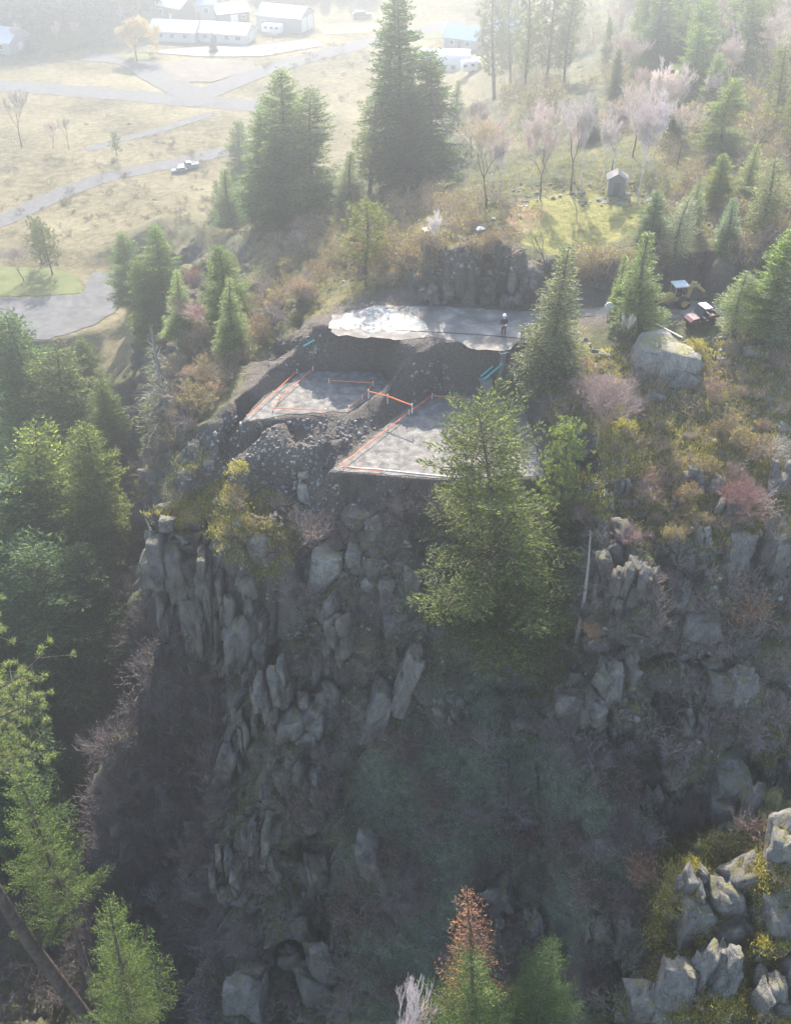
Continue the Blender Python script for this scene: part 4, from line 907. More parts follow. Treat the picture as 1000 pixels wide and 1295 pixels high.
def rock(kind, px, py, wpx, hpx, label=None, group=None, lean=0, tint=1.0, name=None, deep=1.0, tip=0):
    loc, n_ = hit(px, py)
    if loc is None: return
    t = (loc - Vector((0, 0, CAMZ))).length; d = (loc - Vector((0, 0, CAMZ))).normalized(); cosv = math.sqrt(1 - d.z * d.z)
    wm = wpx * t / FPX; hm = hpx * t / FPX / max(.55, cosv)
    me = RR.choice({'b': BOULD, 'c': COLM, 's': SLAB}[kind]); bb = np.array([v.co[:] for v in me.vertices]) if 'ext' not in me else None
    if bb is not None: me['ext'] = [float(x) for x in (bb.max(0) - bb.min(0))]
    ex = me['ext']; nm = name or {'b': 'boulder', 'c': 'rock_outcrop', 's': 'rock_slab'}[kind]
    o = bpy.data.objects.new(nm, me); C.objects.link(o)
    sx, sz = wm / ex[0], hm / ex[2]; sy = (wm * .5 + hm * .25) / ex[1] * deep
    o.scale = (sx, sy, sz); o.rotation_euler = (tip if tip else RR.uniform(-.25, .1), lean + RR.uniform(-.08, .08), RR.uniform(-.3, .3) + (RR.choice([0, 3.14])))
    o.location = loc - n_ * (.08 if label and group is None else .30) * min(wm, hm); v = (.30 + .38 * tint) * RR.uniform(.85, 1.15); o.color = (v * 1.04, v, v * .95, 1)  # tint holds own tone plus sunlit and shaded differences between rocks
    return tagit(o, label, {'b': 'boulder', 'c': 'rock outcrop', 's': 'rock slab'}[kind], group)
for a in [
 ('b', 834, 462, 92, 66, 'biggest pale boulder on the slope below the backhoe', None, 0, 2.2),
 ('s', 862, 482, 46, 26, 'flat pale slab leaning on the right foot of the biggest boulder', None, 1.0, 2.4),
 ('c', 606, 362, 90, 50, 'broad brown rock face above the driveway beneath the rock garden', None, 0, .8),
 ('c', 556, 372, 60, 34, 'rounded rock at the left of the broad face above the driveway', None, 0, .9),
 ('c', 655, 358, 46, 54, 'dark upright rock between the broad face and the grey-green spruce', None, 0, .8),
 ('c', 218, 735, 84, 120, 'big rounded rock buttress at the left end of the cliff', None, 0, 1.1),
 ('c', 270, 745, 50, 120, 'tall rib of rock right of the rounded buttress', None, 0, 1.1),
 ('c', 305, 830, 56, 120, 'long rock rib forming the dark left edge of the cliff', None, .05, 1.0),
 ('c', 312, 905, 44, 90, 'lower end of the rock rib above the shaded gorge', None, 0, 1.0),
 ('s', 290, 970, 28, 66, 'leaning blue-grey rock finger at the foot of the cliff edge', None, .2, 1.2),
 ('c', 325, 1068, 44, 80, 'pair of upright grey slabs low on the cliff', None, .08, 1.2),
 ('c', 290, 1110, 50, 70, 'broken grey outcrop left of the upright slabs', None, 0, 1.1),
 ('c', 374, 918, 60, 62, 'smooth blue-grey boulder in the middle of the cliff', None, 0, 1.5),
 ('c', 345, 880, 50, 80, 'craggy rock above the smooth blue-grey boulder', None, 0, 1.1),
 ('s', 408, 735, 48, 86, 'pale leaning slab on the upper cliff under the large pinkish shrub', None, .15, 1.7),
 ('s', 448, 708, 24, 40, 'small upright rock right of the pale leaning slab', None, 0, 1.6),
 ('b', 467, 741, 24, 18, 'smooth brownish round boulder on the upper cliff', None, 0, 1.8),
 ('b', 502, 714, 30, 20, 'pale flat boulder below the pink shrubs under the right footing', None, 0, 1.5),
 ('s', 478, 900, 32, 62, 'dark narrow slab with a cleft beside it in the mid cliff', None, -.25, 1.2),
 ('s', 512, 862, 26, 90, 'long tilted rock column in the mid cliff', None, .15, 1.2),
 ('c', 425, 800, 50, 90, 'craggy rock rib below the pale leaning slab', None, 0, 1.1),
 ('s', 472, 1092, 30, 62, 'lone tilted slab low in the middle of the cliff', None, .2, 1.2),
 ('b', 310, 1262, 52, 50, 'dark block at the bottom of the cliff', None, 0, 1.0),
 ('c', 796, 738, 46, 80, 'square topped rock tower right of the dead trunk', None, 0, 1.1),
 ('c', 762, 745, 30, 70, 'narrow rib left of the square topped rock tower', None, 0, 1.0),
 ('b', 884, 798, 52, 44, 'angular boulder in the middle of the right hand slope', None, 0, 1.2),
 ('c', 776, 870, 66, 80, 'lichen covered outcrop on the right side below the dead trunk', None, 0, 1.3),
 ('b', 722, 888, 40, 30, 'low boulder left of the lichen covered outcrop', None, 0, 1.2),
 ('b', 938, 870, 34, 38, 'diamond shaped boulder near the right edge', None, 0, 1.3),
 ('c', 892, 1008, 120, 95, 'massive dark cliff block in shade at lower right', None, 0, 1.0),
 ('c', 975, 980, 60, 80, 'rock wall under grass tufts at the right edge', None, 0, 1.1),
 ('c', 830, 1030, 40, 60, 'shaded outcrop left of the massive dark block', None, 0, 1.0),
 ('b', 990, 1075, 50, 60, 'grey block with sunlit top edge at the right border', None, 0, 1.2),
 ('b', 932, 1108, 46, 40, 'shaded grey rock under the red bare shrub', None, 0, 1.1),
 ('c', 885, 1120, 56, 64, 'sun rimmed crag on the left of the lower right spur', None, .1, 1.3),
 ('s', 925, 1145, 36, 52, 'sunlit pointed rock in the yellow grass of the spur', None, .3, 1.6),
 ('b', 873, 1168, 38, 46, 'pale sunlit boulder low on the spur', None, 0, 1.5),
 ('b', 920, 1180, 50, 36, 'rounded boulder at the centre of the spur', None, 0, 1.2),
 ('b', 796, 1185, 32, 40, 'lone grey egg shaped boulder left of the spur', None, 0, 1.2),
 ('b', 850, 1248, 44, 54, 'white sunlit boulder at the bottom of the spur', None, 0, 1.8),
 ('s', 815, 1270, 36, 60, 'slanting grey slab at the bottom left of the white boulder', None, .3, 1.4),
 ('c', 905, 1250, 40, 70, 'knobbly dark ridge of rock in the bottom right', None, .3, 1.4),
 ('c', 970, 1275, 60, 80, 'grey rock column at the bottom right corner', None, 0, 1.2),
 ('b', 985, 1170, 50, 50, 'shaded block at the right border of the spur', None, 0, 1.1),
 ('b', 383, 602, 16, 16, 'lone pale boulder at the corner between the two footings', None, 0, 2.2),
 ('s', 385, 625, 30, 12, 'pale flat rock just below the lone pale boulder', None, 1.3, 2.1),
 ('b', 726, 598, 34, 24, 'dark purplish block right of the crown of the large fir', None, 0, .5)]:
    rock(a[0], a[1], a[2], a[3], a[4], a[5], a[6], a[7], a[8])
def rock_scatter(poly, n, kinds, w0, w1, ratio, label, group, tint=1.2):
    for _ in range(n):
        px, py = poly_pick(poly, RR); loc, n_ = hit(px, py)
        if loc is None or not clear_of_pads(loc, .3): continue
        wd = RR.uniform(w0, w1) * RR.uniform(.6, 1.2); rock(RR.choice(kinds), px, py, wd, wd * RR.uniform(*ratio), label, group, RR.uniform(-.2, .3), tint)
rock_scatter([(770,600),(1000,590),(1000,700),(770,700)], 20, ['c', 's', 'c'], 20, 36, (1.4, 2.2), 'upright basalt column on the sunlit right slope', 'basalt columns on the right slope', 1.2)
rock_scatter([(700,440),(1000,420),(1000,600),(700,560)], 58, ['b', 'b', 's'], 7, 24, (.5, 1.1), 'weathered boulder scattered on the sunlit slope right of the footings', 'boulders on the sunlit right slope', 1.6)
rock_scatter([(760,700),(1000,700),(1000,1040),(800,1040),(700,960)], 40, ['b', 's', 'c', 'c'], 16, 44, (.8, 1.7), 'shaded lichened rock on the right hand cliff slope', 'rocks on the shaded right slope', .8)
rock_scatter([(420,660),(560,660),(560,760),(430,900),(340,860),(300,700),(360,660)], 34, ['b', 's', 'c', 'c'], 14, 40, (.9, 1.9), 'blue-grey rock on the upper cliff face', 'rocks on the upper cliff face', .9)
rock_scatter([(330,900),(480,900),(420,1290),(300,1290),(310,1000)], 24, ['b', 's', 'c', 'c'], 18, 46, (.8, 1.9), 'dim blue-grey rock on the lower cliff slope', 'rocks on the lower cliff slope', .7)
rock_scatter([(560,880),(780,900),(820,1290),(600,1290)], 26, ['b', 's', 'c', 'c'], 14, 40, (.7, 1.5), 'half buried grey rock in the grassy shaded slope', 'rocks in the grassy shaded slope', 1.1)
rock_scatter([(840,1080),(1000,1060),(1000,1290),(820,1290)], 26, ['s', 'c', 'b'], 8, 28, (.6, 1.5), 'rough rock on the partly sunlit spur at lower right', 'rocks on the lower right spur', 1.1)
rock_scatter([(480,280),(650,280),(640,345),(520,350)], 36, ['b'], 4, 11, (.5, .9), 'pale stone of the rock garden above the driveway', 'stones of the rock garden', 2.4)
rock_scatter([(640,245),(840,235),(850,260),(640,262)], 22, ['b'], 5, 14, (.5, .8), 'stone along the back edge of the sunny lawn', 'stones along the lawn edge', 1.8)
rock_scatter([(200,240),(290,230),(420,270),(330,300),(150,290)], 26, ['b'], 4, 14, (.35, .6), 'low grey rock in the sloping meadow left of the ridge conifers', 'rocks in the sloping meadow', .9)
rock_scatter([(20,150),(220,140),(270,180),(60,200)], 10, ['b'], 4, 13, (.3, .5), 'dark low rock in the valley meadow', 'rocks in the valley meadow', .7)
rock_scatter([(180,600),(250,560),(300,620),(360,640),(300,700),(190,650)], 30, ['b', 's'], 7, 22, (.6, 1.0), 'pale rock on the sunlit rim above the buttress', 'rocks on the rim', 1.7)
# ---------------------------------------------------------------- loose rubble, grass, brush litter (nobody could count these)
def ground_samples(polys, r):
    out = []
    for poly, n in polys:
        for _ in range(n):
            px, py = poly_pick(poly, r); loc, n_ = hit(px, py)
            if loc is not None and clear_of_pads(loc, .08): out.append((loc, n_))
    return out
R5 = random.Random(11)
small = [hull_geo(RR, (1, 1, .8), 9, 0, 0) for _ in range(8)]
def rubble(name, polys, s0, s1, power, label, matk):
    ps = []
    for loc, n_ in ground_samples(polys, R5):
        V, F = R5.choice(small); s = s0 + (s1 - s0) * R5.random() ** power
        V = rot3(V * s * .62 * np.array([R5.uniform(.7, 1.3), R5.uniform(.7, 1.3), R5.uniform(.6, 1)]), R5.uniform(0, 6), R5.uniform(0, 6), 0) + np.array(loc); ps.append((V, F))
    V, F = join(ps); o = link(name, mesh_from(name, V, F, [M[matk]])); tagit(o, label, None, None, 'stuff')
def m_rubble():
    m, nt, b = new_mat('broken_stone', .9, .2); g = node(nt, 'ShaderNodeNewGeometry')
    c = ramp(nt, maths(nt, 'ADD', maths(nt, 'MULTIPLY', g.outputs['Random Per Island'], .7), maths(nt, 'MULTIPLY', ntex(nt, 4, 4, .6, pos(nt)), .3)), [(.15, (.11, .10, .095)), (.6, (.20, .185, .17)), (.85, (.30, .28, .25))])
    nt.links.new(c, b.inputs['Base Color']); bump(nt, b, ntex(nt, 20, 3, .6, pos(nt)), .5, .02); return m
M['rubble'] = m_rubble()
rubble('rubble', [([(230,560),(300,520),(330,530),(440,530),(520,520),(400,600),(430,610),(400,660),(330,650),(240,620)], 2600), ([(330,430),(430,420),(530,430),(500,470),(440,466),(330,480)], 500), ([(520,455),(620,455),(600,505),(520,510)], 350),
                  ([(420,608),(600,610),(600,650),(420,650)], 350), ([(180,590),(250,560),(300,640),(420,700),(300,720)], 500)], .04, .38, 3.2, 'broken stone tipped down the bank below the footings', 'rubble')
rubble('scree', [([(640,232),(860,225),(1000,180),(1000,300),(840,310),(820,262),(640,258)], 700), ([(320,300),(480,270),(480,360),(330,420)], 260), ([(690,430),(1000,420),(1000,700),(700,620)], 1500), ([(300,650),(560,660),(560,900),(330,900)], 500), ([(820,1060),(1000,1060),(1000,1290),(820,1290)], 500), ([(470,270),(660,270),(650,350),(500,370)], 500), ([(760,700),(1000,700),(1000,960),(700,960)], 400)], .06, .50, 2.4, 'loose small stones lying on the rocky slopes', 'rubble')
def grass_stuff(name, polys, hmin, hmax, nb, label, matk='grass', wd=.035, tint=(1, 1, 1), rad=.22):
    S = ground_samples(polys, R5); r = np.random.default_rng(len(S))
    P_ = np.array([s_[0][:] for s_ in S]); N_ = np.array([s_[1][:] for s_ in S]); keep = N_[:, 2] > .25; P_, N_ = P_[keep], N_[keep]; n = len(P_)
    hh = r.uniform(hmin, hmax, n); B_ = np.repeat(P_, nb, 0) + r.normal(size=(n * nb, 3)) * np.array([rad, rad, .03]); D_ = r.normal(size=(n * nb, 3)) * .5 + np.array([0, 0, 1.0]) + np.repeat(N_, nb, 0) * .5
    V, F = blades(B_, D_, np.repeat(hh, nb) * r.uniform(.6, 1.2, n * nb), wd, r)
    o = link(name, mesh_from(name, V, F, [M[matk]])); o.color = (*tint, 1); tagit(o, label, None, None, 'stuff')
grass_stuff('dry_grass', [([(820,1050),(1000,1040),(1000,1290),(820,1290)], 3200), ([(940,930),(1000,900),(1000,960),(900,990)], 200), ([(690,440),(1000,430),(1000,720),(700,640)], 2600), ([(170,600),(250,560),(380,640),(350,760),(200,690)], 900)], .2, .5, 14, 'yellow dry grass tufts on the sunlit ledges', tint=(1.35, 1.3, .9))
grass_stuff('golden_grass', [([(830,1070),(1000,1045),(1000,1290),(810,1290)], 2600)], .25, .6, 16, 'golden dry grass over the lower right spur', tint=(1.5, 1.32, 1.0), rad=.3)
grass_stuff('rim_grass', [([(170,625),(240,585),(330,630),(380,680),(340,760),(270,680),(200,670)], 1500), ([(700,560),(850,520),(1000,600),(1000,680),(820,690),(720,640)], 1100)], .2, .5, 15, 'yellow-green grass catching the sun on the rims', tint=(1.4, 1.38, .95), rad=.3)  # bright tint puts sunlight into the rim grass colour
grass_stuff('slope_grass', [([(420,640),(700,660),(1000,720),(1000,1000),(830,1100),(800,1290),(300,1290),(300,900)], 6500)], .25, .6, 10, 'dull green grass and moss on the shaded cliff slope', tint=(.75, .92, .85), rad=.3)
grass_stuff('moss_grass', [([(440,880),(620,830),(780,900),(840,1080),(790,1290),(470,1290),(400,1120)], 7500), ([(520,640),(600,640),(560,860),(470,860)], 500)], .25, .5, 10, 'blue-green grass in the shaded middle of the slope', 'moss', tint=(1.0, 1.05, 1.05), rad=.35)
grass_stuff('garden_grass', [([(330,300),(450,270),(640,250),(640,340),(480,370),(330,430),(220,580)], 2200), ([(700,320),(1000,300),(1000,370),(700,360)], 500), ([(830,180),(1000,180),(1000,300),(830,300)], 900), ([(560,190),(860,170),(860,240),(640,250),(560,250)], 900), ([(620,20),(1000,0),(1000,180),(640,180)], 1500)], .2, .45, 10, 'pale grass between the shrubs behind the bench', tint=(1, 1, .85))

FW = random.Random(31); fr = np.random.default_rng(31); VV, FF, LV, LF, o1, o2 = [], [], [], [], 0, 0
def far_fir(h):
    n = 150; t = fr.uniform(.08, 1, n); az = fr.uniform(0, 6.28, n); L = h * .2 * (1 - t) ** .8 * fr.uniform(.5, 1.1, n) + .1
    B_ = np.stack([0 * t, 0 * t, t * h], 1); D_ = np.stack([np.cos(az), np.sin(az), -.15 + .4 * t], 1)
    return blades(B_ + D_ * (L * .15)[:, None], D_, L * 1.2, L * .45 + .15, fr)
for poly, n in (([(-40,-60),(240,-60),(215,5),(150,30),(100,38),(40,45),(-40,40)], 420), ([(240,-60),(480,-60),(480,-5),(240,0)], 120)):
    for _ in range(n):
        px, py = poly_pick(poly, FW); loc, _n = hit(px, py)
        if loc is None: continue
        h = FW.uniform(9, 17); V, F = far_fir(h); LV.append(V + np.array(loc)); LF.append(F + o2); o2 += len(V)
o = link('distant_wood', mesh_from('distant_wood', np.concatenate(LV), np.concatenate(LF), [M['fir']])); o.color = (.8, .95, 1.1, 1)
tagit(o, 'blue hazy conifer wood on the hill beyond the houses', None, None, 'stuff')

# ---------------------------------------------------------------- built things
def flat_mat(name, col, rough=.6, metal=0, spec=.4, var=.15):
    m, nt, b = new_mat(name, rough, spec); b.inputs['Metallic'].default_value = metal
    f = ntex(nt, 6, 5, .7, objc(nt)); nt.links.new(ramp(nt, f, [(.35, tuple(c * (1 - var) for c in col)), (.65, tuple(min(1, c * (1 + var)) for c in col))]), b.inputs['Base Color']); return m
for n, c, r_, me_ in [('yellow_paint', (.46, .32, .12), .6, 0), ('dark_rubber', (.03, .03, .03), .85, 0), ('pale_roof_paint', (.62, .62, .60), .5, 0), ('red_paint', (.09, .022, .03), .6, 0), ('black_plastic', (.03, .03, .035), .5, 0),
                      ('steel', (.45, .45, .46), .4, .6), ('teal_paint', (.10, .46, .46), .5, 0), ('white_paint', (.78, .78, .76), .5, 0), ('orange_tape', (.95, .20, .06), .6, 0), ('white_board', (.8, .75, .66), .7, 0),
                      ('blue_grey_roof', (.34, .39, .46), .35, .3), ('white_roof', (.66, .70, .74), .3, .3), ('brown_wall', (.16, .13, .11), .8, 0), ('white_wall', (.62, .62, .60), .8, 0), ('grey_wall', (.34, .34, .35), .8, 0), ('window_glass', (.05, .06, .08), .1, 0),
                      ('blue_roof', (.20, .33, .55), .4, .2), ('plank', (.24, .21, .20), .9, 0), ('blue_paint', (.20, .27, .34), .35, 0), ('skin', (.50, .32, .24), .6, 0), ('dark_cloth', (.035, .035, .05), .9, 0), ('trouser_cloth', (.05, .05, .06), .9, 0), ('brown_metal', (.17, .09, .06), .8, 0)]:
    M[n] = flat_mat(n, c, r_, me_)
class Bld:
    """collects simple solids for one mesh"""
    def __init__(s): s.bm = bmesh.new()
    def box(s, c, d, rz=0, rx=0, ry=0, bev=0.0, taper=1.0):
        r = bmesh.ops.create_cube(s.bm, size=1); vs = r['verts']
        for v in vs:
            if v.co.z > 0: v.co.x *= taper; v.co.y *= taper
            v.co = Vector((v.co.x * d[0], v.co.y * d[1], v.co.z * d[2]))
        if bev:
            es = list({e for v in vs for e in v.link_edges}); out = bmesh.ops.bevel(s.bm, geom=es, offset=bev, segments=2, affect='EDGES'); vs = list({v for f in out['faces'] for v in f.verts} | {v for v in vs if v.is_valid})
        mt = Matrix.Translation(c) @ Matrix.Rotation(rz, 4, 'Z') @ Matrix.Rotation(ry, 4, 'Y') @ Matrix.Rotation(rx, 4, 'X')
        bmesh.ops.transform(s.bm, matrix=mt, verts=vs); return s
    def cyl(s, a, b, r1, r2=None, n=12):
        a, b = Vector(a), Vector(b); r2 = r1 if r2 is None else r2
        r = bmesh.ops.create_cone(s.bm, cap_ends=True, segments=n, radius1=r1, radius2=r2, depth=(b - a).length)
        mt = Matrix.Translation((a + b) / 2) @ (b - a).to_track_quat('Z', 'Y').to_matrix().to_4x4(); bmesh.ops.transform(s.bm, matrix=mt, verts=r['verts']); return s
    def prism(s, prof, y0, y1):
        """closed x,z profile pulled from y0 to y1"""
        A_ = [s.bm.verts.new((x, y0, z)) for x, z in prof]; B_ = [s.bm.verts.new((x, y1, z)) for x, z in prof]; n = len(prof)
        s.bm.faces.new(A_); s.bm.faces.new(B_[::-1])
        for k in range(n): s.bm.faces.new((A_[(k + 1) % n], A_[k], B_[k], B_[(k + 1) % n]))
        return s
    def done(s, name, mat, parent=None, loc=(0, 0, 0)):
        bmesh.ops.recalc_face_normals(s.bm, faces=s.bm.faces[:]); me = bpy.data.meshes.new(name); s.bm.to_mesh(me); s.bm.free(); me.materials.append(M[mat]); return link(name, me, parent, loc)
def root(name, loc, rz, label, cat, group=None, sc_=1.0):
    o = bpy.data.objects.new(name, None); C.objects.link(o); o.location = loc; o.rotation_euler = (0, 0, rz); o.scale = (sc_,) * 3; return tagit(o, label, cat, group)
def wheel(parent, c, r, wd, hub='yellow_paint'):
    w_ = Bld().cyl((c[0], c[1] - wd / 2, c[2]), (c[0], c[1] + wd / 2, c[2]), r, n=20).done('wheel', 'dark_rubber', parent)
    Bld().cyl((c[0], c[1] - wd / 2 - .03, c[2]), (c[0], c[1] + wd / 2 + .03, c[2]), r * .52, n=14).done('rim', hub, w_)

def house(px, py, w_, d_, h_, rh, rz, wall, roof, label, name='house', cat='house', windows=(), doors=(), gdoors=(), chimney=False, group=None, z=None):
    loc, _n = hit(px, py); rt = root(name, (loc.x, loc.y + d_ / 2, loc.z - .3), rz, label, cat, group)
    b = Bld(); b.prism([(-d_ / 2, 0), (d_ / 2, 0), (d_ / 2, h_), (0, h_ + rh - .12), (-d_ / 2, h_)], -w_ / 2, w_ / 2); bmesh.ops.rotate(b.bm, verts=b.bm.verts[:], cent=(0, 0, 0), matrix=Matrix.Rotation(R_(90), 3, 'Z')); b.done('wall', wall, rt)
    k = rh / (d_ / 2); ov = .6; b = Bld()
    pr = [(-d_ / 2 - ov, h_ - ov * k), (0, h_ + rh), (d_ / 2 + ov, h_ - ov * k), (d_ / 2 + ov, h_ - ov * k + .22), (0, h_ + rh + .22), (-d_ / 2 - ov, h_ - ov * k + .22)]
    b.prism(pr, -w_ / 2 - ov, w_ / 2 + ov); bmesh.ops.rotate(b.bm, verts=b.bm.verts[:], cent=(0, 0, 0), matrix=Matrix.Rotation(R_(90), 3, 'Z')); rf = b.done('roof', roof, rt)
    for x, zz, ww, hh in windows:
        f = Bld().box((x, -d_ / 2 - .02, zz), (ww + .3, .1, hh + .3)).done('window', 'white_paint', rt); Bld().box((x, -d_ / 2 - .05, zz), (ww, .1, hh)).done('pane', 'window_glass', f)
    for x, ww, hh in doors: Bld().box((x, -d_ / 2 - .03, hh / 2 + .3), (ww, .12, hh)).done('door', 'brown_wall' if wall != 'brown_wall' else 'white_paint', rt)
    for y, ww, hh in gdoors: Bld().box((w_ / 2 + .04, y, hh / 2 + .3), (.12, ww, hh)).done('garage_door', 'white_paint', rt)
    if chimney: Bld().box((w_ * .12, -.4, h_ + rh + .3), (1.2, 1.2, 2.6)).box((w_ * .12, -.4, h_ + rh + 1.65), (1.45, 1.45, .2)).done('chimney', 'grey_wall', rf)
    return rt
HG = 'houses in the valley'
house(360, 40, 15, 10, 4.6, 2.3, R_(-22), 'grey_wall', 'blue_grey_roof', 'grey workshop with blue-grey roof and two white gable doors', 'workshop', 'workshop', gdoors=[(-2.2, 3.8, 4.0), (2.2, 3.8, 4.0)], windows=[(-5, 2.4, 1.4, 1.2)])
house(286, 55, 15, 8.5, 3.2, 2.0, R_(-14), 'white_wall', 'white_roof', 'long white house with pale metal roof behind the small dark conifer', windows=[(-5.5, 2, 1.3, 1.1), (1.5, 2, 1.3, 1.1), (5, 2, 1.6, 1.1)], doors=[(-2.4, 1.1, 2.1)], gdoors=[(0, 3, 2.4)])
house(222, 53, 14, 9, 3.2, 2.2, R_(-10), 'white_wall', 'blue_grey_roof', 'white house with blue-grey roof between the willow and the long white house', windows=[(-3.5, 2, 1.1, 1.1), (0, 2, 1.1, 1.1), (4, 2, 1.1, 1.1)], doors=[(-5.8, 1.1, 2.1)])
house(222, 26, 15, 13, 4.5, 3.8, R_(-35), 'brown_wall', 'white_roof', 'large brown house with white roof and grey chimney, leftmost of the upper row', windows=[(-5, 2.6, 1.6, 1.4), (-1, 2.6, 1.6, 1.4)], doors=[(3, 1.2, 2.2)], chimney=True)
house(248, 24, 11, 10, 4.6, 3.2, R_(10), 'grey_wall', 'blue_grey_roof', 'blue roofed wing attached to the right of the large brown house', windows=[(-3, 2.6, 1.4, 1.4), (2.5, 2.6, 1.4, 1.4)], doors=[(0, 1.1, 2.1)])
house(290, 30, 10, 8, 3.6, 1.8, R_(25), 'brown_wall', 'white_roof', 'brown shed with pale roof left of the workshop', 'shed', 'shed', doors=[(0, 2.4, 2.6)], windows=[(3, 2, 1, .9)])
house(-4, 66, 14, 10, 3.4, 2.8, R_(-20), 'grey_wall', 'white_roof', 'white roofed house cut by the left edge of the photo', windows=[(0, 2, 1.4, 1.2), (4, 2, 1.4, 1.2)], doors=[(-3, 1.1, 2.1)], gdoors=[(0, 2.4, 2.2)])
house(642, 50, 9, 8, 3, 2.5, R_(30), 'white_wall', 'blue_roof', 'house with bright blue roof among the hazy pines', windows=[(-2.5, 1.8, 1.2, 1.1), (2.5, 1.8, 1.2, 1.1)], doors=[(0, 1.1, 2.1)])
house(588, 62, 10, 8, 3.2, 2.6, R_(-25), 'grey_wall', 'blue_roof', 'blue roofed house behind the white arched building', windows=[(-2.5, 1.8, 1.2, 1.1), (2.5, 1.8, 1.2, 1.1)], doors=[(0, 1.1, 2.1)])
# arched building
loc, _n = hit(563, 88); rt = root('quonset_hut', (loc.x, loc.y + 4, loc.z - .2), R_(-6), 'long white arched metal building right of the tallest fir', 'building')
arc = [(5 * math.cos(math.pi * k / 14), 1.2 + 3.4 * math.sin(math.pi * k / 14)) for k in range(15)]
b = Bld(); b.prism([(5, 0)] + arc + [(-5, 0)], -7, 7); bmesh.ops.rotate(b.bm, verts=b.bm.verts[:], cent=(0, 0, 0), matrix=Matrix.Rotation(R_(90), 3, 'Z')); b.done('shell', 'white_wall', rt)
for k in range(5): f = Bld().box((-5.2 + 2.6 * k, -5.06, 1.1), (1.2, .12, 1.0)).done('window', 'window_glass', rt)
Bld().box((7.05, 0, 1.6), (.12, 3.4, 3.0)).done('door', 'steel', rt)
# white travel trailer in front of the workshop
def trailer(px, py, rz, label, L=6.5, wl='white_paint'):
    loc, _n = hit(px, py); rt = root('travel_trailer', loc, rz, label, 'trailer')
    bd = Bld().box((0, 0, 1.75), (L, 2.3, 2.3), bev=.25).done('body', wl, rt)
    for x in (-1.8, .2, 1.9): Bld().box((x, -1.17, 2.0), (.9, .06, .6)).done('window', 'window_glass', rt)
    for y in (-.95, .95): wheel(rt, (0.3, y, .38), .38, .25, 'steel')
    Bld().cyl((L / 2, 0, .6), (L / 2 + 1.2, 0, .55), .07).done('hitch', 'steel', rt)
trailer(345, 43, R_(-18), 'white travel trailer parked along the shaded wall of the workshop')
trailer(594, 92, R_(20), 'small white trailer at the right end of the white arched building', 4.5)
def pickup(loc, rz, label, paint='blue_paint', sc_=1.0, van=False):
    rt = root('pickup_truck' if not van else 'parked_car', loc, rz, label, 'pickup' if not van else 'car', None, sc_)
    b = Bld(); b.prism([(-2.7, .45), (2.7, .45), (2.75, .95), (2.6, 1.12), (1.2, 1.2), (-2.7, 1.2)], -.92, .92); b.done('body', paint, rt)
    c = Bld()
    if van: c.prism([(1.15, 1.2), (.5, 1.75), (-1.9, 1.75), (-2.4, 1.2)], -.8, .8)
    else: c.prism([(1.2, 1.2), (.55, 1.85), (-.75, 1.85), (-.9, 1.2)], -.8, .8)
    cb = c.done('cab', paint, rt)
    x0, x1 = (-1.7, .45) if van else (-.6, .5)
    for y in (-.81, .81): Bld().box(((x0 + x1) / 2, y, 1.5), (x1 - x0, .03, .4)).done('side_window', 'window_glass', cb)
    Bld().box((.92, 0, 1.54), (.04, 1.45, .58), ry=R_(-45)).done('windshield', 'window_glass', cb)
    if not van:
        Bld().box((-1.8, 0, 1.215), (1.6, 1.5, .03)).done('truck_bed', 'black_plastic', rt)
        Bld().box((-1.8, -.86, 1.32), (1.7, .1, .22)).box((-1.8, .86, 1.32), (1.7, .1, .22)).box((-2.64, 0, 1.32), (.1, 1.6, .22)).done('bed_side', 'white_paint', rt)
    for x in (-1.7, 1.75):
        for y in (-.85, .85): wheel(rt, (x, y, .4), .4, .24, 'steel')
    for y in (-.65, .65): Bld().box((2.74, y, .85), (.05, .3, .18)).done('headlight', 'white_paint', rt)
loc, _n = hit(239, 213); pickup(loc, R_(196), 'old blue-grey pickup truck parked beside the dirt road in the valley', sc_=.8)
loc, _n = hit(224, 217); pickup(loc + Vector((.6, -.4, 0)), R_(200), 'pale blue car parked nose to nose in front of the old blue-grey pickup', 'blue_paint', .62, True)
loc, _n = hit(458, 22); pickup(loc, R_(5), 'dark car parked far up at the top edge beyond the tallest fir', 'black_plastic', 1.1, True)
loc, _n = hit(590, 84); pickup(loc + Vector((4, 3, 0)), R_(30), 'white car parked near the right end of the white arched building', 'white_paint', 1.0, True)
# plank shed on the lawn
loc, _n = hit(778, 243); rt = root('garden_shed', loc - Vector((0, 0, .1)), R_(-8), 'small weathered grey plank shed between the birches on the sunny lawn', 'shed', None, .85)
b = Bld(); b.prism([(-1, 0), (1, 0), (1, 1.9), (0, 2.5), (-1, 1.9)], -.85, .85); b.done('wall', 'plank', rt)
b = Bld(); b.prism([(-1.25, 1.78), (0, 2.53), (1.25, 1.78), (1.25, 1.88), (0, 2.63), (-1.25, 1.88)], -1.05, 1.05); b.done('roof', 'plank', rt)
b = Bld()
for k in range(7): b.box((-.84 + .28 * k, -.86, .92), (.04, .03, 1.8))
b.done('batten', 'deadwood', rt)
Bld().box((0, -.875, .8), (.75, .05, 1.55)).done('door', 'brown_wall', rt)
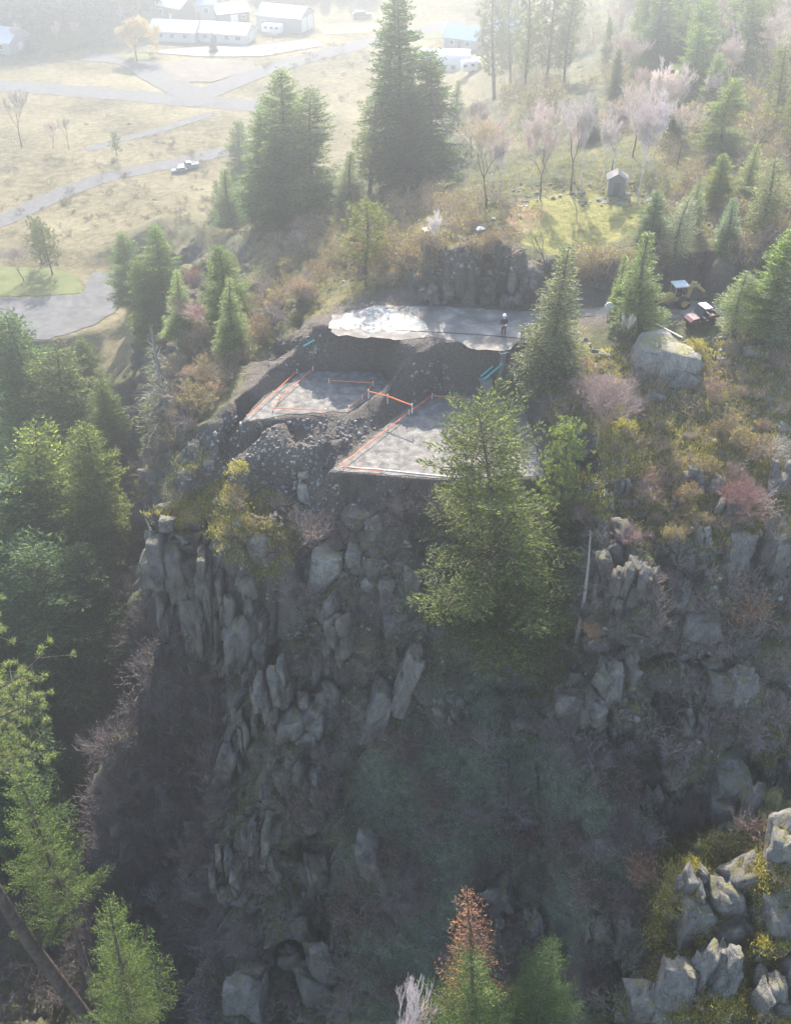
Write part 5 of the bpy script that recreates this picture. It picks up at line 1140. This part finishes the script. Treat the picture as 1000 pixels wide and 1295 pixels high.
# yellow backhoe, machine frame in metres, nose along +x
loc, _n = hit(849, 388); rt = root('backhoe', loc, R_(190), 'yellow backhoe loader with pale cab roof standing at the end of the driveway', 'backhoe', None, .74)
Bld().box((.9, 0, 1.35), (1.7, .85, .75), bev=.08).box((1.78, 0, 1.3), (.1, .7, .6)).done('engine_hood', 'yellow_paint', rt)
Bld().box((0, 0, .95), (3.4, .7, .35)).box((-.6, 0, 1.2), (1.3, 1.5, .2)).done('chassis', 'yellow_paint', rt)
Bld().box((-.55, 0, 2.78), (1.75, 1.7, .14), bev=.05).done('cab_roof', 'pale_roof_paint', rt)
for x, y in ((.2, .7), (.2, -.7), (-1.3, .7), (-1.3, -.7)): Bld().box((x, y, 2.0), (.09, .09, 1.5)).done('cab_post', 'yellow_paint', rt)
Bld().box((-.5, 0, 1.45), (.55, .55, .25)).box((-.78, 0, 1.8), (.14, .5, .65)).done('seat', 'black_plastic', rt)
for y in (-.85, .85):
    wheel(rt, (-.95, y, .78), .78, .46); wheel(rt, (1.35, y * .9, .45), .45, .3)
    Bld().box((1.35, y * .72, 1.15), (2.3, .12, .2), ry=R_(20)).done('loader_arm', 'yellow_paint', rt)
b = Bld(); b.prism([(2.35, .2), (2.95, .12), (3.05, .3), (2.6, .95), (2.35, .9)], -1.1, 1.1); b.done('loader_bucket', 'brown_metal', rt)
Bld().box((-1.75, .1, 1.55), (.26, .3, 2.1), ry=R_(-12)).done('boom', 'yellow_paint', rt)
bm_ = Bld().box((-2.75, .1, 2.35), (2.1, .24, .28), ry=R_(-38)).box((-2.1, .1, 2.75), (.9, .16, .16), ry=R_(20)); bm_.done('dipper_arm', 'yellow_paint', rt)
Bld().cyl((-1.9, .1, 2.2), (-2.9, .1, 2.6), .05).done('hydraulic_ram', 'steel', rt)
b = Bld(); b.prism([(-3.75, 1.55), (-3.35, 1.75), (-3.2, 1.3), (-3.55, 1.0), (-3.8, 1.2)], -.2, .4); b.done('digging_bucket', 'brown_metal', rt)
for y in (-.9, .9): Bld().box((-1.5, y, .55), (.2, .2, 1.0), rx=R_(18 * (1 if y < 0 else -1))).done('stabilizer', 'yellow_paint', rt)
# red utility vehicle
loc, _n = hit(885, 410); rt = root('utility_vehicle', loc, R_(200), 'red two seat utility vehicle with small cargo bed in front of the backhoe', 'utility vehicle', None, .85)
b = Bld(); b.prism([(.55, .45), (1.5, .45), (1.6, .75), (1.3, .98), (.55, 1.05)], -.62, .62); b.done('hood', 'red_paint', rt)
Bld().box((0, 0, .45), (2.6, 1.1, .2)).done('chassis', 'black_plastic', rt)
Bld().box((-.1, -.32, .78), (.5, .5, .2)).box((-.34, -.32, 1.05), (.14, .5, .5)).done('seat', 'black_plastic', rt); Bld().box((-.1, .32, .78), (.5, .5, .2)).box((-.34, .32, 1.05), (.14, .5, .5)).done('seat', 'black_plastic', rt)
b = Bld()
for y in (-.6, .6):
    b.cyl((.6, y, 1.0), (.2, y, 1.85), .035, n=6); b.cyl((.2, y, 1.85), (-.5, y, 1.85), .035, n=6); b.cyl((-.5, y, 1.85), (-.5, y, .6), .035, n=6)
b.cyl((-.5, -.6, 1.85), (-.5, .6, 1.85), .035, n=6); b.done('roll_cage', 'black_plastic', rt)
Bld().box((.38, 0, 1.45), (.03, 1.1, .75), ry=R_(-25)).done('windshield', 'window_glass', rt); Bld().box((-.15, 0, 1.9), (.8, 1.25, .05)).done('roof', 'steel', rt)
Bld().box((-1.05, 0, .78), (.9, 1.15, .06)).box((-1.05, -.58, .93), (.9, .05, .28)).box((-1.05, .58, .93), (.9, .05, .28)).box((-1.5, 0, .93), (.05, 1.15, .28)).done('cargo_bed', 'red_paint', rt)
for x in (-.9, .95):
    for y in (-.6, .6): wheel(rt, (x, y, .32), .32, .25, 'black_plastic')
# white pole lying on the rocks, pipes
def pipe(name, pp, r, mat, label, cat, lift=.08, group=None, n=8):
    P_ = []
    for px, py in pp:
        l_, _n = hit(px, py); P_.append(l_ + Vector((0, 0, lift)))
    Q = [P_[0]]
    for a, b_ in zip(P_[:-1], P_[1:]):
        for k in range(1, n + 1):
            c_ = a.lerp(b_, k / n); c_.z = max(c_.z - 9, gz(c_.x, c_.y) + lift) if n > 1 else c_.z; Q.append(c_)
    V, F = tube([tuple(q_) for q_ in Q], [r] * len(Q), 6); o = link(name, mesh_from(name, V, F, [M[mat]], True)); return tagit(o, label, cat, group)
pipe('pole', [(828,411),(862,429)], .07, 'white_board', 'white wooden pole lying on the rocks in front of the driveway', 'pole', .12, n=1)
pipe('pipe', [(500,418),(560,421),(620,425),(668,428)], .035, 'black_plastic', 'thin black pipe running across the bright driveway', 'pipe', .05)
pipe('pipe', [(384,439),(398,431)], .07, 'teal_paint', 'short teal pipe lying on the bank above the left footing', 'pipe', .1, n=1)
pipe('timber', [(430,591),(475,594),(520,599),(570,604),(600,605)], .05, 'white_board', 'pale straight edge board along the near side of the right footing', 'timber', .06)
# footing strings on stakes
def stringline(name, pp, z, label, w_=.032, mat='orange_tape', h=.22):
    rt = root(name, at_z(*pp[0], z), 0, label, 'string line'); o_ = Vector(at_z(*pp[0], z)); b = Bld()
    for (a, b2) in zip(pp[:-1], pp[1:]): b.cyl(Vector(at_z(*a, z)) - o_ + Vector((0, 0, h)), Vector(at_z(*b2, z)) - o_ + Vector((0, 0, h)), w_, n=6)
    b.done('string', mat, rt)
    for q_ in pp: Bld().cyl(Vector(at_z(*q_, z)) - o_ + Vector((0, 0, -.1)), Vector(at_z(*q_, z)) - o_ + Vector((0, 0, h + .18)), .035, n=6).done('stake', 'white_board', rt)
stringline('string_line', [(486,600),(430,592),(517,524),(546,503),(600,509)], -4.1, 'orange string on stakes outlining the right footing')
stringline('string_line', [(313,530),(346,500),(376,472)], LPZ + .05, 'orange string along the outer left side of the left footing')
stringline('string_line', [(352,508),(396,469)], LPZ + .05, 'orange string just inside the outer left string of the left footing')
stringline('string_line', [(412,522),(345,519),(354,505)], LPZ + .05, 'orange string along the near side of the left footing')
stringline('string_line', [(416,484),(472,487),(458,505),(441,518)], LPZ + .05, 'orange string round the far right corner of the left footing')
stringline('marking_tape', [(466,503),(490,509),(521,521)], -3.0, 'bright orange ribbon crossing the ramp between the two footings', .05, h=.6)
# grey chute with teal rails against the bank
loc, _n = hit(616, 497); rt = root('metal_chute', (loc.x, loc.y, -4.2), R_(20), 'grey metal chute with two teal rails standing against the bank by the right footing', 'chute')
b = Bld(); b.prism([(-.75, 1.5), (.25, 1.5), (.15, .6), (-.15, .05), (-.55, .6)], -.35, .35); b.done('hopper', 'steel', rt)
for y in (-.3, .25): Bld().cyl((-.55, y, 1.65), (1.15, y + .2, 2.7), .075, n=8).done('rail', 'teal_paint', rt)
Bld().box((1.1, .1, 1.9), (.35, .3, 3.4), ry=R_(6)).done('post', 'steel', rt); Bld().box((1.28, .1, 3.62), (.75, .36, .1)).done('post_cap', 'white_paint', rt)
Bld().cyl((1.5, .1, 3.4), (3.0, -.2, 1.8), .035, n=6).done('brace', 'steel', rt)
# round sign on a post by the driveway
loc, _n = hit(767, 406); rt = root('round_sign', loc, 0, 'small round grey sign on a thin post beside the driveway', 'sign')
Bld().cyl((0, 0, -.1), (0, 0, 1.15), .03, n=8).done('post', 'steel', rt); Bld().cyl((0, -.03, 1.3), (0, .03, 1.3), .36, n=20).done('disc', 'pale_roof_paint', rt)
# fire pit / stone table on the lawn
loc, _n = hit(661, 266); rt = root('garden_bench', loc, .3, 'small dark bench with white end on the left side of the sunny lawn', 'bench')
Bld().box((0, 0, .42), (1.1, .4, .07)).done('seat', 'plank', rt)
for x in (-.42, .42): Bld().box((x, 0, .19), (.08, .36, .38)).done('leg', 'pale_roof_paint', rt)
for px, py, lb, mt in [(541,292,'white sheet lying in the rock garden above the driveway','white_paint'),(606,291,'small blue tarp lying in the rock garden','blue_roof')]:
    loc, _n = hit(px, py); b = Bld(); b.box((0, 0, .14), (.95, .7, .12), rz=.4, rx=.12, bev=.04); o = b.done('tarp', mt, None, loc); tagit(o, lb, 'tarp')
# yard fence beside the bright lawn
fp = [hit(px, py)[0] for px, py in [(70,69),(90,65),(110,60),(130,55),(150,48)]]
rt = root('yard_fence', fp[0], 0, 'low dark post fence below the bright yard lawn at upper left', 'fence')
for a in fp: Bld().box(a - fp[0] + Vector((0, 0, .5)), (.22, .22, 1.3)).done('post', 'brown_wall', rt)
b = Bld()
for a, c_ in zip(fp[:-1], fp[1:]):
    for hz in (.45, .95): b.cyl(a - fp[0] + Vector((0, 0, hz)), c_ - fp[0] + Vector((0, 0, hz)), .06, n=6)
b.done('rail', 'brown_wall', rt)

# ---------------------------------------------------------------- the person
def skin_part(name, joints, edges, mat, parent, sub=1):
    me = bpy.data.meshes.new(name); me.from_pydata([j[:3] for j in joints], edges, []); o = link(name, me, parent)
    md = o.modifiers.new('skin', 'SKIN'); md.use_smooth_shade = True
    for k, j in enumerate(joints): me.skin_vertices[0].data[k].radius = (j[3], j[3] if len(j) < 5 else j[4])
    me.skin_vertices[0].data[0].use_root = True
    sd = o.modifiers.new('sub', 'SUBSURF'); sd.levels = sd.render_levels = sub; me.materials.append(M[mat]); return o
loc, _n = hit(636, 425)
per = root('person', loc, R_(185), 'person in dark clothes and white helmet standing alone on the bright driveway', 'person', None, 1.06)
J = [(0,0,.95,.13,.10),(0,0,1.12,.13,.10),(0,0,1.32,.16,.11),(0,0,1.45,.09,.08),(0,.01,1.53,.055,.055),(0,.02,1.60,.085,.095),(0,.03,1.70,.09,.10),(0,.02,1.77,.05,.06),
     (.17,0,1.42,.06,.06),(.24,.02,1.15,.045,.045),(.21,.16,.97,.035,.035),(.20,.21,.93,.035,.02),(-.17,0,1.42,.06,.06),(-.24,.02,1.15,.045,.045),(-.15,.18,1.05,.035,.035),(-.12,.24,1.05,.035,.02),
     (.09,0,.88,.09,.09),(.11,.02,.48,.06,.06),(.12,-.02,.09,.045,.045),(.13,.10,.04,.04,.035),(-.09,0,.88,.09,.09),(-.11,.03,.48,.06,.06),(-.12,-.01,.09,.045,.045),(-.13,.11,.04,.04,.035)]
E = [(0,1),(1,2),(2,3),(3,4),(4,5),(5,6),(6,7),(2,8),(8,9),(9,10),(10,11),(2,12),(12,13),(13,14),(14,15),(0,16),(16,17),(17,18),(18,19),(0,20),(20,21),(21,22),(22,23)]
for hi_, sx in ((11, 1), (15, -1)):
    hx, hy, hz = J[hi_][:3]
    for q_ in range(5):
        off = (-.03 + .015 * q_) if q_ < 4 else .04 * sx; b0 = len(J); ln = (.045, .052, .048, .038, .03)[q_]
        J.append((hx + off, hy + .03, hz - .005, .009, .009)); J.append((hx + off * 1.2, hy + .03 + ln, hz - .02, .008, .008)); E += [(hi_, b0), (b0, b0 + 1)]
body = skin_part('body', J, E, 'skin', per)
skin_part('jacket', [(0,0,.93,.155,.125),(0,0,1.12,.155,.125),(0,0,1.32,.185,.135),(0,0,1.46,.10,.09),(.18,0,1.42,.08,.08),(.25,.02,1.15,.062,.062),(.215,.14,.99,.05,.05),(-.18,0,1.42,.08,.08),(-.25,.02,1.15,.062,.062),(-.165,.16,1.05,.05,.05)],
          [(0,1),(1,2),(2,3),(2,4),(4,5),(5,6),(2,7),(7,8),(8,9)], 'dark_cloth', per)
skin_part('trousers', [(0,0,.96,.145,.12),(.095,0,.86,.11,.11),(.11,.02,.48,.08,.08),(.12,-.02,.12,.065,.065),(-.095,0,.86,.11,.11),(-.11,.03,.48,.08,.08),(-.12,-.01,.12,.065,.065)], [(0,1),(1,2),(2,3),(0,4),(4,5),(5,6)], 'trouser_cloth', per)
for sx in (.125, -.125): Bld().box((sx, .05, .05), (.11, .29, .1), bev=.03).done('boot', 'black_plastic', per)
bm2 = bmesh.new(); bmesh.ops.create_uvsphere(bm2, u_segments=16, v_segments=10, radius=.15)
for v in bm2.verts:
    v.co.y *= 1.15
    if v.co.z < 0: v.co.z *= .15; v.co.x *= 1.12; v.co.y *= 1.12
me = bpy.data.meshes.new('helmet'); bm2.to_mesh(me); bm2.free(); me.materials.append(M['white_paint']); link('helmet', me, per, (0, .025, 1.74))
Bld().box((-.10, .27, 1.07), (.16, .03, .12), rx=.6).done('remote_controller', 'white_paint', per)
Bld().box((0, .125, 1.66), (.03, .04, .05)).done('nose', 'skin', per); Bld().box((0, .117, 1.60), (.055, .01, .012)).done('mouth', 'brown_metal', per)
for sx in (-.035, .035): Bld().box((sx, .118, 1.685), (.02, .01, .012)).done('eye', 'black_plastic', per)

# ---------------------------------------------------------------- the air
def haze_box():
    bm = bmesh.new(); bmesh.ops.create_cube(bm, size=1)
    me = bpy.data.meshes.new('haze'); bm.to_mesh(me); bm.free()
    lo, hi = Vector((-440, -180, -110)), Vector((440, 730, 60))
    o = link('haze', me, loc=(lo + hi) / 2); o.scale = hi - lo
    m = bpy.data.materials.new('haze'); m.use_nodes = True; nt = m.node_tree; nt.nodes.remove(nt.nodes['Principled BSDF'])
    v = node(nt, 'ShaderNodeVolumePrincipled'); v.inputs['Density'].default_value = HAZE; v.inputs['Color'].default_value = (.91, .95, 1, 1); v.inputs['Anisotropy'].default_value = HAZE_G
    nt.links.new(v.outputs[0], nt.nodes['Material Output'].inputs['Volume']); me.materials.append(m); tagit(o, kind='stuff')
haze_box()
